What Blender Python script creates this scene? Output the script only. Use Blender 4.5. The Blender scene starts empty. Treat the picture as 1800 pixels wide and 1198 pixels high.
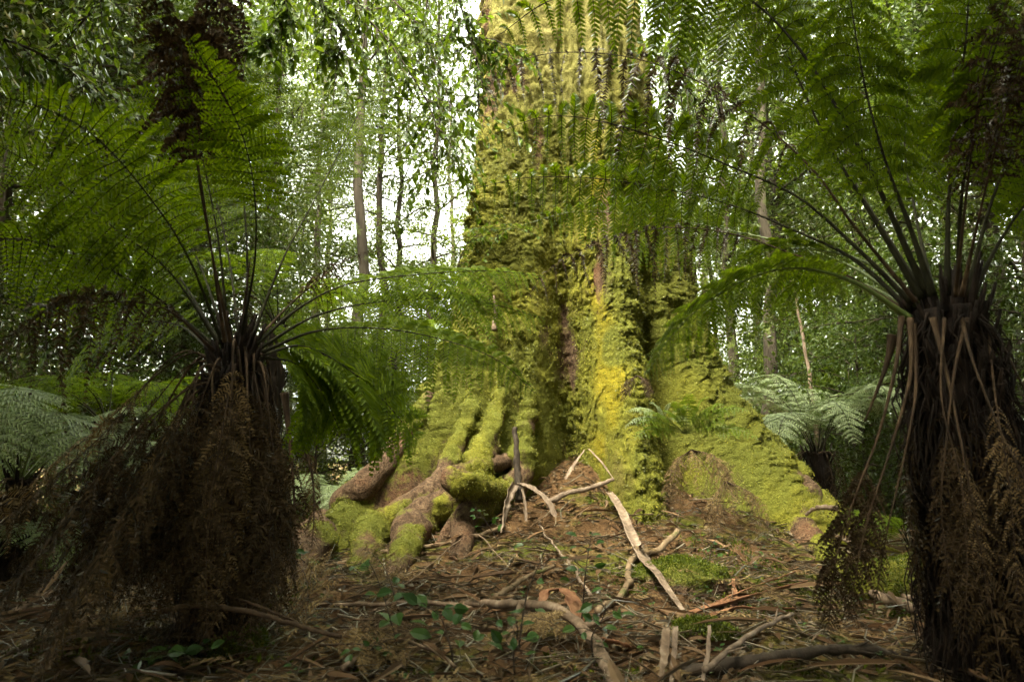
import bpy, math, random
import numpy as np
from math import radians, sin, cos, pi

random.seed(7)
RNG = np.random.default_rng(11)
SC = bpy.context.scene
COL = SC.collection
R_ = radians

# ------------------------------------------------------------------ camera geometry
CAM = np.array([0.0, 0.0, 0.9]); PITCH = R_(10.0); F = 1200.0
FWD = np.array([0, cos(PITCH), sin(PITCH)]); UPV = np.array([0, -sin(PITCH), cos(PITCH)])
ZUP = np.array([0.0, 0.0, 1.0])

def U(px, py, Y):
    """The place Y metres ahead that a sight line of the photograph passes through."""
    d = FWD + np.array([(px - 900) / F, 0, 0]) - (py - 599) / F * UPV
    return CAM + d * (Y / d[1])

# ------------------------------------------------------------------ noise (vectorised)
def _hash(ix, iy, iz, seed):
    h = (ix.astype(np.int64) * 374761393 + iy.astype(np.int64) * 668265263 + iz.astype(np.int64) * 2147483647 + seed * 974711) & 0x7fffffff
    h = ((h ^ (h >> 13)) * 1274126177) & 0x7fffffff
    h = ((h ^ (h >> 16)) * 668265263) & 0x7fffffff
    return (h & 0xffff) / 32767.5 - 1.0

def vnoise(P, seed=0):
    P = np.asarray(P, float)
    i = np.floor(P).astype(np.int64); f = P - i
    f = f * f * f * (f * (f * 6 - 15) + 10)
    out = 0
    for dx in (0, 1):
        wx = f[..., 0] if dx else 1 - f[..., 0]
        for dy in (0, 1):
            wy = f[..., 1] if dy else 1 - f[..., 1]
            for dz in (0, 1):
                wz = f[..., 2] if dz else 1 - f[..., 2]
                out = out + wx * wy * wz * _hash(i[..., 0] + dx, i[..., 1] + dy, i[..., 2] + dz, seed)
    return out

def fbm(P, oct=4, seed=0, gain=0.5):
    a, s, out = 1.0, 1.0, 0
    for k in range(oct):
        out = out + a * vnoise(P * s + 17.3 * k, seed + k)
        a *= gain; s *= 2.03
    return out

def norm(v):
    v = np.asarray(v, float)
    return v / np.maximum(np.linalg.norm(v, axis=-1, keepdims=True), 1e-9)

def sstep(a, b, x):
    t = np.clip((x - a) / (b - a), 0, 1)
    return t * t * (3 - 2 * t)

# ------------------------------------------------------------------ ground shape
TC = np.array([0.78, 8.0])          # axis of the giant tree

def ground_z(X, Y, fine=True):
    X = np.asarray(X, float); Y = np.asarray(Y, float)
    d2 = (X - TC[0]) ** 2 + (Y - TC[1]) ** 2
    z = 0.03 + 0.92 * np.exp(-d2 / 1.95 ** 2)
    P = np.stack([X, Y, 0 * X], -1)
    z = z + 0.08 * vnoise(P * 0.55, 3) * sstep(3.2, 5.5, np.sqrt(d2))
    z = z + 0.22 * sstep(12, 30, np.hypot(X, Y)) * vnoise(P * 0.12, 5)
    if fine:
        z = z + 0.045 * fbm(P * 2.2, 3, 9)
        z = z + 0.022 * np.abs(fbm(P * 7.0, 2, 21))
    return z

def gz(x, y):
    return float(ground_z(np.array([x]), np.array([y]))[0])

def G(px, py, lift=0.0):
    """Where a sight line of the photograph meets the ground."""
    d = FWD + np.array([(px - 900) / F, 0, 0]) - (py - 599) / F * UPV
    ts = np.linspace(1.5, 16, 600)
    p = CAM + ts[:, None] * d
    under = p[:, 2] < ground_z(p[:, 0], p[:, 1])
    k = int(np.argmax(under)) if under.any() else 599
    q = p[k].copy(); q[2] = gz(q[0], q[1]) + lift
    return q

# ------------------------------------------------------------------ mesh building
class MB:
    def __init__(self):
        self.v, self.f, self.n = [], [], 0
        self.attr = []
    def add(self, verts, *faces, mat=0):
        verts = np.asarray(verts, float).reshape(-1, 3)
        for fc in faces:
            fc = np.asarray(fc, np.int64)
            if len(fc): self.f.append((fc + self.n, mat))
        self.v.append(verts); self.n += len(verts)
    def build(self, name, mats, parent=None, smooth=True, origin=None, attrs=None):
        V = np.concatenate(self.v) if self.v else np.zeros((0, 3))
        if origin is not None: V = V - np.asarray(origin)
        me = bpy.data.meshes.new(name)
        me.vertices.add(len(V)); me.vertices.foreach_set('co', V.astype(np.float32).ravel())
        loops = np.concatenate([f.ravel() for f, m in self.f])
        sizes = np.concatenate([np.full(len(f), f.shape[1]) for f, m in self.f])
        midx = np.concatenate([np.full(len(f), m) for f, m in self.f])
        starts = np.concatenate([[0], np.cumsum(sizes)[:-1]])
        me.loops.add(len(loops)); me.loops.foreach_set('vertex_index', loops.astype(np.int32))
        me.polygons.add(len(sizes))
        me.polygons.foreach_set('loop_start', starts.astype(np.int32))
        try: me.polygons.foreach_set('loop_total', sizes.astype(np.int32))
        except Exception: pass
        me.polygons.foreach_set('material_index', midx.astype(np.int32))
        me.polygons.foreach_set('use_smooth', np.full(len(sizes), smooth))
        for m in (mats if isinstance(mats, (list, tuple)) else [mats]): me.materials.append(m)
        if attrs:
            for k, a in attrs.items():
                at = me.attributes.new(k, 'FLOAT', 'POINT'); at.data.foreach_set('value', np.asarray(a, np.float32))
        me.update(calc_edges=True)
        o = bpy.data.objects.new(name, me); COL.objects.link(o)
        if parent is not None:
            o.parent = parent
        if origin is not None: o.location = tuple(origin)
        return o

def child(mb, name, mats, parent, smooth=True, attrs=None):
    """A mesh given in world coordinates, made a child of a thing (whose Empty only has a location)."""
    o = mb.build(name, mats, parent, smooth, attrs=attrs)
    top = parent
    off = np.zeros(3)
    while top is not None:
        off += np.array(top.location); top = top.parent
    o.location = tuple(-off)
    return o

def tag(o, label=None, cat=None, group=None, kind=None):
    if label: o['label'] = label
    if cat: o['category'] = cat
    if group: o['group'] = group
    if kind: o['kind'] = kind
    return o

def thing(name, loc, label, cat, group=None):
    o = bpy.data.objects.new(name, None); COL.objects.link(o)
    o.empty_display_size = 0.1
    o.location = tuple(loc)
    return tag(o, label, cat, group)

# ------------------------------------------------------------------ shapes
def spline(pts, n):
    """Catmull-Rom through the points, resampled to n places evenly along its length."""
    P = np.asarray(pts, float)
    if len(P) == 2:
        t = np.linspace(0, 1, n)[:, None]; return P[0] * (1 - t) + P[1] * t
    Q = np.vstack([2 * P[0] - P[1], P, 2 * P[-1] - P[-2]])
    out = []
    for i in range(len(P) - 1):
        a, b, c, d = Q[i:i + 4]
        t = np.linspace(0, 1, 14, endpoint=False)[:, None]
        out.append(0.5 * (2 * b + (c - a) * t + (2 * a - 5 * b + 4 * c - d) * t ** 2 + (3 * b - a - 3 * c + d) * t ** 3))
    out.append(P[-1:]); S = np.vstack(out)
    L = np.concatenate([[0], np.cumsum(np.linalg.norm(np.diff(S, axis=0), axis=1))])
    t = np.linspace(0, L[-1], n)
    return np.stack([np.interp(t, L, S[:, k]) for k in range(3)], -1)

def frames(P, hint=None):
    T = norm(np.gradient(P, axis=0))
    if hint is None:
        m = T.mean(0); hint = np.array([0, 0, 1.0]) if abs(norm(m)[2]) < 0.75 else np.array([0, -1.0, 0.001])
    S = norm(np.cross(T, hint)); N = np.cross(S, T)
    return T, S, N

def sweep(mb, P, rad, sec=None, k=8, hint=None, twist=None, rough=0.0, mat=0, seed=0, cap=True):
    """A tube (or any closed section) along a line."""
    P = np.asarray(P, float); n = len(P)
    rad = np.broadcast_to(np.asarray(rad, float), (n,)) if np.ndim(rad) < 2 else rad
    T, S, N = frames(P, hint)
    if sec is None:
        a = np.linspace(0, 2 * pi, k, endpoint=False); sec = np.stack([np.cos(a), np.sin(a)], -1)
    k = len(sec)
    if twist is not None:
        tw = np.linspace(0, twist, n)[:, None]
        S, N = S * np.cos(tw) + N * np.sin(tw), N * np.cos(tw) - S * np.sin(tw)
    V = P[:, None, :] + rad[:, None, None] * (sec[None, :, 0, None] * S[:, None, :] + sec[None, :, 1, None] * N[:, None, :])
    if rough:
        rr = fbm(V * (0.8 / max(rad.mean(), 1e-3)) + seed * 3.7, 2, seed)
        V = P[:, None, :] + (V - P[:, None, :]) * (1 + rough * rr[..., None])
    i = np.arange(n - 1)[:, None] * k; j = np.arange(k)[None, :]; j2 = (j + 1) % k
    q = np.stack([i + j, i + j2, i + k + j2, i + k + j], -1).reshape(-1, 4)
    VV = V.reshape(-1, 3)
    faces = [q]
    if cap:
        c0 = len(VV); VV = np.vstack([VV, P[0], P[-1]])
        jj = np.arange(k); j2 = (jj + 1) % k
        faces.append(np.stack([j2, jj, np.full(k, c0)], -1))
        faces.append(np.stack([(n - 1) * k + jj, (n - 1) * k + j2, np.full(k, c0 + 1)], -1))
    mb.add(VV, *faces, mat=mat)

def strip_section(curl=0.5, th=0.10, n=6):
    """Cross-section of a peeled bark strip: a shallow curved trough with a real thickness."""
    a = np.linspace(-1, 1, n)
    out = np.stack([a, curl * (a ** 2 - 0.4)], -1); inn = np.stack([a[::-1] * 0.96, curl * (a[::-1] ** 2 - 0.4) + th], -1)
    return np.vstack([out, inn])

def simple_leaves(mb, base, d, nrm, L, W, fold=0.25, mat=0):
    """Many four-point folded leaves: base, two sides, tip."""
    base = np.asarray(base); d = norm(d); s = norm(np.cross(d, nrm)); nn = np.cross(s, d)
    L = np.broadcast_to(L, (len(base),))[:, None]; W = np.broadcast_to(W, (len(base),))[:, None]
    m = base + d * L * 0.45
    V = np.stack([base, m + s * W * 0.5 + nn * W * fold, base + d * L - nn * W * fold * 0.5, m - s * W * 0.5 + nn * W * fold], 1)
    n = len(base)
    mb.add(V.reshape(-1, 3), np.arange(n * 4).reshape(n, 4), mat=mat)

def leaflets(mb, base, d, nrm, L, W, fold=0.12):
    """Fern leaflets: broad at the base, nearly parallel sides, blunt point."""
    base = np.asarray(base); d = norm(d); s = norm(np.cross(d, nrm)); nn = np.cross(s, d); n = len(base)
    L = np.asarray(L)[:, None]; W = np.asarray(W)[:, None]
    a, b, c = base + d * L * .06, base + d * L * .62, base + d * L - nn * W * fold
    V = np.stack([base, a + s * W * .48 + nn * W * fold, b + s * W * .40 + nn * W * fold, c, b - s * W * .40 + nn * W * fold, a - s * W * .48 + nn * W * fold], 1)
    o = np.arange(n)[:, None] * 6
    mb.add(V.reshape(-1, 3), np.vstack([o + np.array([[0, 1, 2, 3]]), o + np.array([[0, 3, 4, 5]])]))

def blades(mb, base, d, nrm, L, W, arch=0.25, fold=0.18, mat=0):
    """Broad leaves with a midrib fold, a rounded outline and an arched length."""
    base = np.asarray(base); d = norm(d); s = norm(np.cross(d, nrm)); nn = np.cross(s, d)
    n = len(base)
    L = np.broadcast_to(L, (n,))[:, None]; W = np.broadcast_to(W, (n,))[:, None]
    def mid(t): return base + d * L * t - nn * L * arch * t * t
    b, m1, m2, m3, tip = mid(0), mid(.25), mid(.55), mid(.8), mid(1.0)
    def side(m, w, g): return m + g * s * W * w * .5 + nn * W * fold * w
    V = np.stack([b, m1, m2, m3, tip, side(m1, .8, 1), side(m2, 1, 1), side(m3, .6, 1), side(m1, .8, -1), side(m2, 1, -1), side(m3, .6, -1)], 1)
    o = np.arange(n)[:, None] * 11
    tri = lambda a: (o + np.array(a)[None]).reshape(-1, len(a))
    mb.add(V.reshape(-1, 3), np.vstack([tri([0, 5, 1]), tri([5 + 2, 4, 3]), tri([0, 1, 8]), tri([10, 3, 4])]),
           np.vstack([tri([1, 5, 6, 2]), tri([2, 6, 7, 3]), tri([1, 2, 9, 8]), tri([2, 3, 10, 9])]), mat=mat)

def rnd_dirs(n, flat=1.0):
    v = RNG.normal(size=(n, 3)); v[:, 2] *= flat
    return norm(v)

# ------------------------------------------------------------------ materials
def new_mat(name):
    m = bpy.data.materials.new(name); m.use_nodes = True
    nt = m.node_tree; nt.nodes.clear()
    return m, nt, nt.nodes.new('ShaderNodeOutputMaterial')

def N_(nt, t, **kw):
    n = nt.nodes.new(t)
    for k, v in kw.items(): setattr(n, k, v)
    return n

def ramp(nt, fac, stops):
    r = N_(nt, 'ShaderNodeValToRGB'); nt.links.new(fac, r.inputs['Fac'])
    e = r.color_ramp.elements
    while len(e) > 1: e.remove(e[-1])
    e[0].position = stops[0][0]; e[0].color = (*stops[0][1], 1)
    for p, c in stops[1:]:
        x = e.new(p); x.color = (*c, 1)
    return r.outputs['Color']

def noise_tex(nt, scale, detail=4, rough=0.6, coord='Object', vec=None):
    tc = N_(nt, 'ShaderNodeTexCoord'); n = N_(nt, 'ShaderNodeTexNoise')
    n.inputs['Scale'].default_value = scale; n.inputs['Detail'].default_value = detail; n.inputs['Roughness'].default_value = rough
    nt.links.new(vec if vec is not None else tc.outputs[coord], n.inputs['Vector'])
    return n.outputs['Fac']

def mixc(nt, fac, a, b, mode='MIX'):
    m = N_(nt, 'ShaderNodeMix', data_type='RGBA', blend_type=mode)
    if hasattr(fac, 'links'): nt.links.new(fac, m.inputs[0])
    else: m.inputs[0].default_value = fac
    for s, i in ((a, 6), (b, 7)):
        if hasattr(s, 'links'): nt.links.new(s, m.inputs[i])
        else: m.inputs[i].default_value = (*s, 1)
    return m.outputs[2]

def leaf_mat(name, cols, trans=0.45, tcol=None, gloss=0.10, rough=0.35, vary=True):
    """Thin leaf: diffuse front, light through it, a waxy sheen; each leaf its own tone."""
    m, nt, out = new_mat(name)
    g = N_(nt, 'ShaderNodeNewGeometry')
    n = len(cols)
    c = ramp(nt, g.outputs['Random Per Island'], [(i / max(n - 1, 1), k) for i, k in enumerate(cols)])
    nz = noise_tex(nt, 1.3, 3)
    c = mixc(nt, ramp(nt, nz, [(.35, (0, 0, 0)), (.7, (.55, .55, .55))]), c, [x * .55 for x in cols[0]])
    d = N_(nt, 'ShaderNodeBsdfDiffuse'); nt.links.new(c, d.inputs['Color'])
    t = N_(nt, 'ShaderNodeBsdfTranslucent')
    tc = mixc(nt, 1.0, c, tcol or (1.6, 1.7, .7), 'MULTIPLY'); nt.links.new(tc, t.inputs['Color'])
    mx = N_(nt, 'ShaderNodeMixShader'); mx.inputs[0].default_value = trans
    nt.links.new(d.outputs[0], mx.inputs[1]); nt.links.new(t.outputs[0], mx.inputs[2])
    gl = N_(nt, 'ShaderNodeBsdfAnisotropic' if False else 'ShaderNodeBsdfGlossy'); gl.inputs['Roughness'].default_value = rough
    gl.inputs['Color'].default_value = (.9, .95, .9, 1)
    fr = N_(nt, 'ShaderNodeLayerWeight'); fr.inputs['Blend'].default_value = 0.25
    mm = N_(nt, 'ShaderNodeMath', operation='MULTIPLY'); nt.links.new(fr.outputs['Fresnel'], mm.inputs[0]); mm.inputs[1].default_value = gloss * 4
    m2 = N_(nt, 'ShaderNodeMixShader'); nt.links.new(mm.outputs[0], m2.inputs[0])
    nt.links.new(mx.outputs[0], m2.inputs[1]); nt.links.new(gl.outputs[0], m2.inputs[2])
    nt.links.new(m2.outputs[0], out.inputs['Surface'])
    return m

def bark_mat(name, stops, scale=9, stretch=0.25, rough=0.9, bump=0.6, spec=0.2, patch=None, dist=0.02):
    m, nt, out = new_mat(name)
    b = N_(nt, 'ShaderNodeBsdfPrincipled')
    tc = N_(nt, 'ShaderNodeTexCoord'); mp = N_(nt, 'ShaderNodeMapping')
    mp.inputs['Scale'].default_value = (1, 1, stretch); nt.links.new(tc.outputs['Object'], mp.inputs['Vector'])
    nz = noise_tex(nt, scale, 6, .65, vec=mp.outputs[0])
    c = ramp(nt, nz, stops)
    if patch:
        pz = noise_tex(nt, patch[0], 4, .6)
        c = mixc(nt, ramp(nt, pz, [(patch[2], (0, 0, 0)), (patch[2] + .08, (1, 1, 1))]), c, patch[1])
    nt.links.new(c, b.inputs['Base Color'])
    b.inputs['Roughness'].default_value = rough
    b.inputs['Specular IOR Level'].default_value = spec
    bp = N_(nt, 'ShaderNodeBump'); bp.inputs['Strength'].default_value = bump; bp.inputs['Distance'].default_value = dist
    nt.links.new(nz, bp.inputs['Height']); nt.links.new(bp.outputs[0], b.inputs['Normal'])
    nt.links.new(b.outputs[0], out.inputs['Surface'])
    return m

def mossy_trunk_mat():
    m, nt, out = new_mat('mossy bark')
    b = N_(nt, 'ShaderNodeBsdfPrincipled')
    at = N_(nt, 'ShaderNodeAttribute', attribute_name='moss')
    hi = N_(nt, 'ShaderNodeAttribute', attribute_name='pale')
    n1 = noise_tex(nt, 2.2, 5, .6); n2 = noise_tex(nt, 16, 4, .7); n3 = noise_tex(nt, 60, 3, .7)
    moss = ramp(nt, n1, [(.25, (.085, .100, .016)), (.5, (.180, .176, .022)), (.72, (.280, .252, .034))])
    moss = mixc(nt, ramp(nt, n2, [(.38, (.65, .65, .65)), (.62, (0, 0, 0))]), moss, (.085, .085, .010))
    n0 = noise_tex(nt, .8, 4, .65)
    moss = mixc(nt, ramp(nt, n0, [(.40, (.75, .75, .75)), (.56, (0, 0, 0))]), moss, (.085, .098, .018))
    moss = mixc(nt, ramp(nt, n0, [(.58, (0, 0, 0)), (.70, (.6, .6, .6))]), moss, (.150, .115, .045))
    moss = mixc(nt, hi.outputs['Fac'], moss, (.38, .33, .12))
    ry = N_(nt, 'ShaderNodeAttribute', attribute_name='ridge_yellow')
    moss = mixc(nt, ry.outputs['Fac'], moss, (.40, .30, .006))
    moss = mixc(nt, ramp(nt, n3, [(.35, (.5, .5, .5)), (.6, (0, 0, 0))]), moss, (.060, .058, .010))
    bark = ramp(nt, n2, [(.3, (.034, .021, .013)), (.5, (.098, .062, .036)), (.7, (.175, .120, .074))])
    bark = mixc(nt, ramp(nt, n1, [(.52, (0, 0, 0)), (.66, (.6, .6, .6))]), bark, (.145, .072, .036))
    bark = mixc(nt, ramp(nt, n3, [(.36, (.8, .8, .8)), (.50, (0, 0, 0))]), bark, (.022, .015, .010))
    ns = N_(nt, 'ShaderNodeMath', operation='ADD'); nt.links.new(at.outputs['Fac'], ns.inputs[0])
    sb = N_(nt, 'ShaderNodeMath', operation='MULTIPLY_ADD'); nt.links.new(n2, sb.inputs[0]); sb.inputs[1].default_value = .7; sb.inputs[2].default_value = -.35
    nt.links.new(sb.outputs[0], ns.inputs[1])
    fac = ramp(nt, ns.outputs[0], [(.40, (0, 0, 0)), (.56, (1, 1, 1))])
    c = mixc(nt, fac, bark, moss)
    nt.links.new(c, b.inputs['Base Color']); b.inputs['Roughness'].default_value = .95; b.inputs['Specular IOR Level'].default_value = .12
    bp = N_(nt, 'ShaderNodeBump'); bp.inputs['Strength'].default_value = .9; bp.inputs['Distance'].default_value = .03
    hs = N_(nt, 'ShaderNodeMath', operation='ADD'); nt.links.new(n2, hs.inputs[0]); nt.links.new(n3, hs.inputs[1])
    nt.links.new(hs.outputs[0], bp.inputs['Height']); nt.links.new(bp.outputs[0], b.inputs['Normal'])
    nt.links.new(b.outputs[0], out.inputs['Surface'])
    return m

def ground_mat():
    m, nt, out = new_mat('forest soil')
    b = N_(nt, 'ShaderNodeBsdfPrincipled')
    n1 = noise_tex(nt, 1.1, 5, .6, 'Object'); n2 = noise_tex(nt, 14, 6, .7); n3 = noise_tex(nt, 55, 4, .7)
    soil = ramp(nt, n2, [(.3, (.022, .012, .006)), (.5, (.070, .038, .016)), (.7, (.145, .085, .038))])
    soil = mixc(nt, ramp(nt, n3, [(.5, (0, 0, 0)), (.7, (.55, .55, .55))]), soil, (.19, .125, .062))
    moss = ramp(nt, n3, [(.3, (.03, .045, .006)), (.7, (.13, .15, .014))])
    c = mixc(nt, ramp(nt, n1, [(.52, (0, 0, 0)), (.62, (.85, .85, .85))]), soil, moss)
    nt.links.new(c, b.inputs['Base Color']); b.inputs['Roughness'].default_value = .95; b.inputs['Specular IOR Level'].default_value = .1
    bp = N_(nt, 'ShaderNodeBump'); bp.inputs['Strength'].default_value = .8; bp.inputs['Distance'].default_value = .03
    nt.links.new(n3, bp.inputs['Height']); nt.links.new(bp.outputs[0], b.inputs['Normal'])
    nt.links.new(b.outputs[0], out.inputs['Surface'])
    return m

M = {}
M['ground'] = ground_mat()
M['trunk'] = mossy_trunk_mat()
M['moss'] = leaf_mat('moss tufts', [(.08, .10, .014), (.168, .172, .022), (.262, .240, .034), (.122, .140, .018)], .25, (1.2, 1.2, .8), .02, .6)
M['moss_dark'] = leaf_mat('dark moss tufts', [(.04, .06, .006), (.075, .10, .009), (.12, .14, .012)], .25, (1.2, 1.3, .8), .02, .6)  # darker, greener moss tone for log, humps and ground patches
M['frond'] = leaf_mat('tree fern leaflets', [(.040, .066, .005), (.066, .100, .006), (.092, .126, .008)], .52, (2.5, 2.5, .4), .03, .4)
M['frond_skypale'] = leaf_mat('sky paled fern leaflets', [(.13, .17, .075), (.19, .24, .11), (.25, .30, .15)], .35, (1.2, 1.3, .8), .16, .4)  # paler leaf colour stands in for sky reflected off the frond tops
M['frond_dead'] = leaf_mat('dead fern leaflets', [(.018, .012, .006), (.040, .026, .012), (.085, .058, .028)], .22, (1.1, 1.0, .7), .03, .5)
M['frond_tan'] = leaf_mat('bleached dead leaflets', [(.10, .066, .028), (.17, .118, .052), (.26, .19, .09)], .25, (1.2, 1.1, .8), .04, .5)
M['stalk'] = bark_mat('dark fern stalk', [(.3, (.008, .008, .005)), (.7, (.026, .025, .010))], 30, .3, .8, .4, .1)
M['stalk_green'] = bark_mat('green fern stalk', [(.3, (.05, .075, .014)), (.7, (.12, .16, .035))], 20, .2, .45, .3, .4)
M['stalk_dead'] = bark_mat('dry fern stalk', [(.3, (.014, .008, .004)), (.55, (.045, .027, .013)), (.75, (.12, .078, .042))], 22, .15, .8, .5)
M['fern_trunk'] = bark_mat('fibrous fern trunk', [(.3, (.004, .003, .002)), (.55, (.013, .008, .005)), (.75, (.045, .028, .016))], 26, .12, .95, 1.0)
M['bark'] = bark_mat('grey brown bark', [(.3, (.018, .014, .010)), (.55, (.052, .042, .028)), (.75, (.110, .093, .066))], 7, .2, .9, .7, patch=(3.0, (.09, .11, .03), .56))
M['bark_pale'] = bark_mat('pale lichen bark', [(.3, (.065, .055, .038)), (.55, (.14, .122, .09)), (.75, (.24, .215, .165))], 7, .3, .9, .5, patch=(4.0, (.10, .11, .05), .6))
M['twig'] = bark_mat('dark twig bark', [(.3, (.015, .011, .008)), (.7, (.055, .040, .026))], 25, .5, .8, .4)
M['strip'] = bark_mat('peeled bark strip', [(.3, (.060, .041, .027)), (.5, (.145, .104, .071)), (.72, (.28, .22, .16))], 18, .12, .75, .5, .25, dist=.006)
M['strip_red'] = bark_mat('red brown bark strip', [(.3, (.075, .032, .016)), (.5, (.17, .078, .036)), (.72, (.29, .16, .085))], 16, .15, .75, .5, .25, dist=.006)
M['stick'] = bark_mat('dead branch bark', [(.3, (.055, .036, .022)), (.55, (.15, .105, .068)), (.75, (.29, .225, .16))], 20, .3, .85, .6, dist=.008)
M['root'] = bark_mat('root bark', [(.3, (.060, .040, .022)), (.55, (.15, .105, .060)), (.75, (.26, .20, .125))], 14, .4, .85, .5, patch=(5.0, (.055, .060, .016), .58), dist=.008)
M['leaf'] = leaf_mat('beech leaves', [(.034, .062, .009), (.060, .100, .012), (.090, .138, .016), (.054, .088, .010)], .48, (2.2, 2.1, .6), .10, .3)
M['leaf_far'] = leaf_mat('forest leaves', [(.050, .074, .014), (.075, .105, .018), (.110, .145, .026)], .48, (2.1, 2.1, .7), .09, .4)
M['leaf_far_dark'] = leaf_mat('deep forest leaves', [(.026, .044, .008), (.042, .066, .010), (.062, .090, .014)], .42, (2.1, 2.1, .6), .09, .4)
M['sapling'] = leaf_mat('sapling leaves', [(.026, .060, .016), (.042, .085, .020), (.065, .11, .024)], .35, (1.5, 1.7, .7), .14, .3)
M['litter'] = leaf_mat('fallen leaves', [(.036, .023, .012), (.085, .058, .030), (.17, .125, .072), (.055, .036, .018), (.30, .245, .165)], .12, (1.2, 1, .8), .06, .4)
M['litter_red'] = leaf_mat('fallen bark flakes', [(.042, .024, .012), (.105, .058, .029), (.19, .125, .07), (.070, .040, .020)], .05, (1, 1, 1), .04, .5)

# ------------------------------------------------------------------ sky, light, camera
SUN_EL, SUN_AZ = R_(57), R_(215)       # azimuth clockwise from +Y: the light comes over the viewer's left shoulder
w = bpy.data.worlds.new('World'); SC.world = w; w.use_nodes = True
nt = w.node_tree; bg = nt.nodes['Background']
sky = nt.nodes.new('ShaderNodeTexSky'); sky.sky_type = 'NISHITA'; sky.sun_disc = False
sky.sun_elevation = SUN_EL; sky.sun_rotation = SUN_AZ
sky.air_density = 1.0; sky.dust_density = 4.0
hs = nt.nodes.new('ShaderNodeHueSaturation'); hs.inputs['Saturation'].default_value = 0.22
nt.links.new(sky.outputs[0], hs.inputs['Color'])
wm = nt.nodes.new('ShaderNodeMix'); wm.data_type = 'RGBA'; wm.blend_type = 'MULTIPLY'; wm.inputs[0].default_value = 1
nt.links.new(hs.outputs[0], wm.inputs[6]); wm.inputs[7].default_value = (1.0, .98, .80, 1)
nt.links.new(wm.outputs[2], bg.inputs['Color'])
bg.inputs['Strength'].default_value = 0.15
sl = bpy.data.lights.new('sun', 'SUN'); sl.energy = 1.7; sl.angle = R_(26); sl.color = (1.0, .92, .74)
so = bpy.data.objects.new('sun', sl); COL.objects.link(so)
sd = np.array([sin(SUN_AZ) * cos(SUN_EL), cos(SUN_AZ) * cos(SUN_EL), sin(SUN_EL)])    # towards the sun
import mathutils
so.rotation_euler = mathutils.Vector(sd).to_track_quat('Z', 'Y').to_euler()
so.location = (0, 0, 30)

cd = bpy.data.cameras.new('camera'); cd.lens = 24; cd.sensor_width = 36; cd.clip_end = 2000; cd.clip_start = 0.05
cd.dof.use_dof = True; cd.dof.focus_distance = 6.6; cd.dof.aperture_fstop = 3.2
co = bpy.data.objects.new('camera', cd); COL.objects.link(co)
co.location = tuple(CAM); co.rotation_euler = (R_(90) + PITCH, 0, 0)
SC.camera = co
SC.view_settings.view_transform = 'Standard'; SC.view_settings.look = 'None'
SC.view_settings.exposure = 3.6; SC.view_settings.gamma = 1
cy = SC.cycles
cy.use_denoising = True
try: cy.denoiser = 'OPENIMAGEDENOISE'; cy.denoising_input_passes = 'RGB_ALBEDO_NORMAL'
except Exception: pass
cy.max_bounces = 6; cy.diffuse_bounces = 4; cy.glossy_bounces = 2; cy.transmission_bounces = 4; cy.transparent_max_bounces = 4
cy.caustics_reflective = False; cy.caustics_refractive = False
cy.use_adaptive_sampling = True; cy.adaptive_threshold = 0.02
cy.sample_clamp_indirect = 6

# ------------------------------------------------------------------ ground
def build_ground():
    def axis(lo, hi, fine, far):
        a = np.arange(lo, hi, fine); out = list(a); s = fine
        x = hi
        while x < far: out.append(x); s *= 1.22; x += s
        s = fine; x = lo - s; pre = []
        while x > -far: pre.append(x); s *= 1.22; x -= s
        return np.array(pre[::-1] + out)
    xs = axis(-5.2, 5.6, .028, 600); ys = axis(1.2, 8.6, .026, 600)
    X, Y = np.meshgrid(xs, ys); Z = ground_z(X, Y)
    Z = np.where(np.hypot(X, Y) > 60, 0.1, Z)
    mb = MB(); n = len(xs)
    i = np.arange(len(ys) - 1)[:, None] * n; j = np.arange(n - 1)[None]
    q = np.stack([i + j, i + j + 1, i + n + j + 1, i + n + j], -1).reshape(-1, 4)
    mb.add(np.stack([X, Y, Z], -1).reshape(-1, 3), q)
    tag(mb.build('ground', M['ground']), kind='structure')
build_ground()

# ------------------------------------------------------------------ the giant tree
LOBES = [  # angle (0 = towards the camera, + = right), reach, height scale, half width left / right (deg), lean of the angle with height
    (11, 1.38, 2.5, 5, 15, 8),
    (52, 2.6, 1.7, 9, 10, 10),
    (86, 1.75, 2.3, 9, 14, -2),
    (-52, 2.85, 1.65, 8, 5, -7),
    (-43, 2.1, 1.5, 4, 4, -4),
    (-34.5, 2.2, 1.35, 4, 3.5, -3),
    (-27, 1.6, 1.3, 3.5, 4, -1),
    (-95, 1.3, 1.8, 16, 16, 0),
    (130, 1.5, 1.8, 18, 18, 0),
    (180, 1.6, 1.8, 18, 18, 0),
    (-140, 1.5, 1.8, 18, 18, 0),
]
def trunk_r(th, z):
    zz = np.maximum(z, -0.6)
    core = 0.90 + 0.06 * np.exp(-((zz - 6.5) / 4) ** 2) - 0.16 * np.exp(-zz / 1.2) - 0.03 * np.clip(zz - 7, 0, 20) * 0.3
    acc = np.zeros_like(th * z)
    for a, A, tau, wl, wr, lean in LOBES:
        ac = R_(a) + R_(lean) * (1 - np.exp(-np.maximum(zz, 0) / 1.8))
        d = (th - ac + pi) % (2 * pi) - pi
        wid = np.where(d < 0, R_(wl), R_(wr)) * (1 + .30 * np.clip(zz, 0, 4))
        k = np.exp(-np.abs(d / wid) ** 2.4)
        acc = acc + (A * np.exp(-zz / tau) * k) ** 2
    out = core + np.sqrt(acc)
    for a, dep, zh, wid, lean in GROOVES:
        ac = R_(a) + R_(lean) * (1 - np.exp(-np.maximum(zz, 0) / 1.8))
        d = (th - ac + pi) % (2 * pi) - pi
        out = out - dep * np.exp(-(np.maximum(zz, 0) / zh) ** 2) * np.exp(-(d / R_(wid)) ** 2)
    return out
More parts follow.
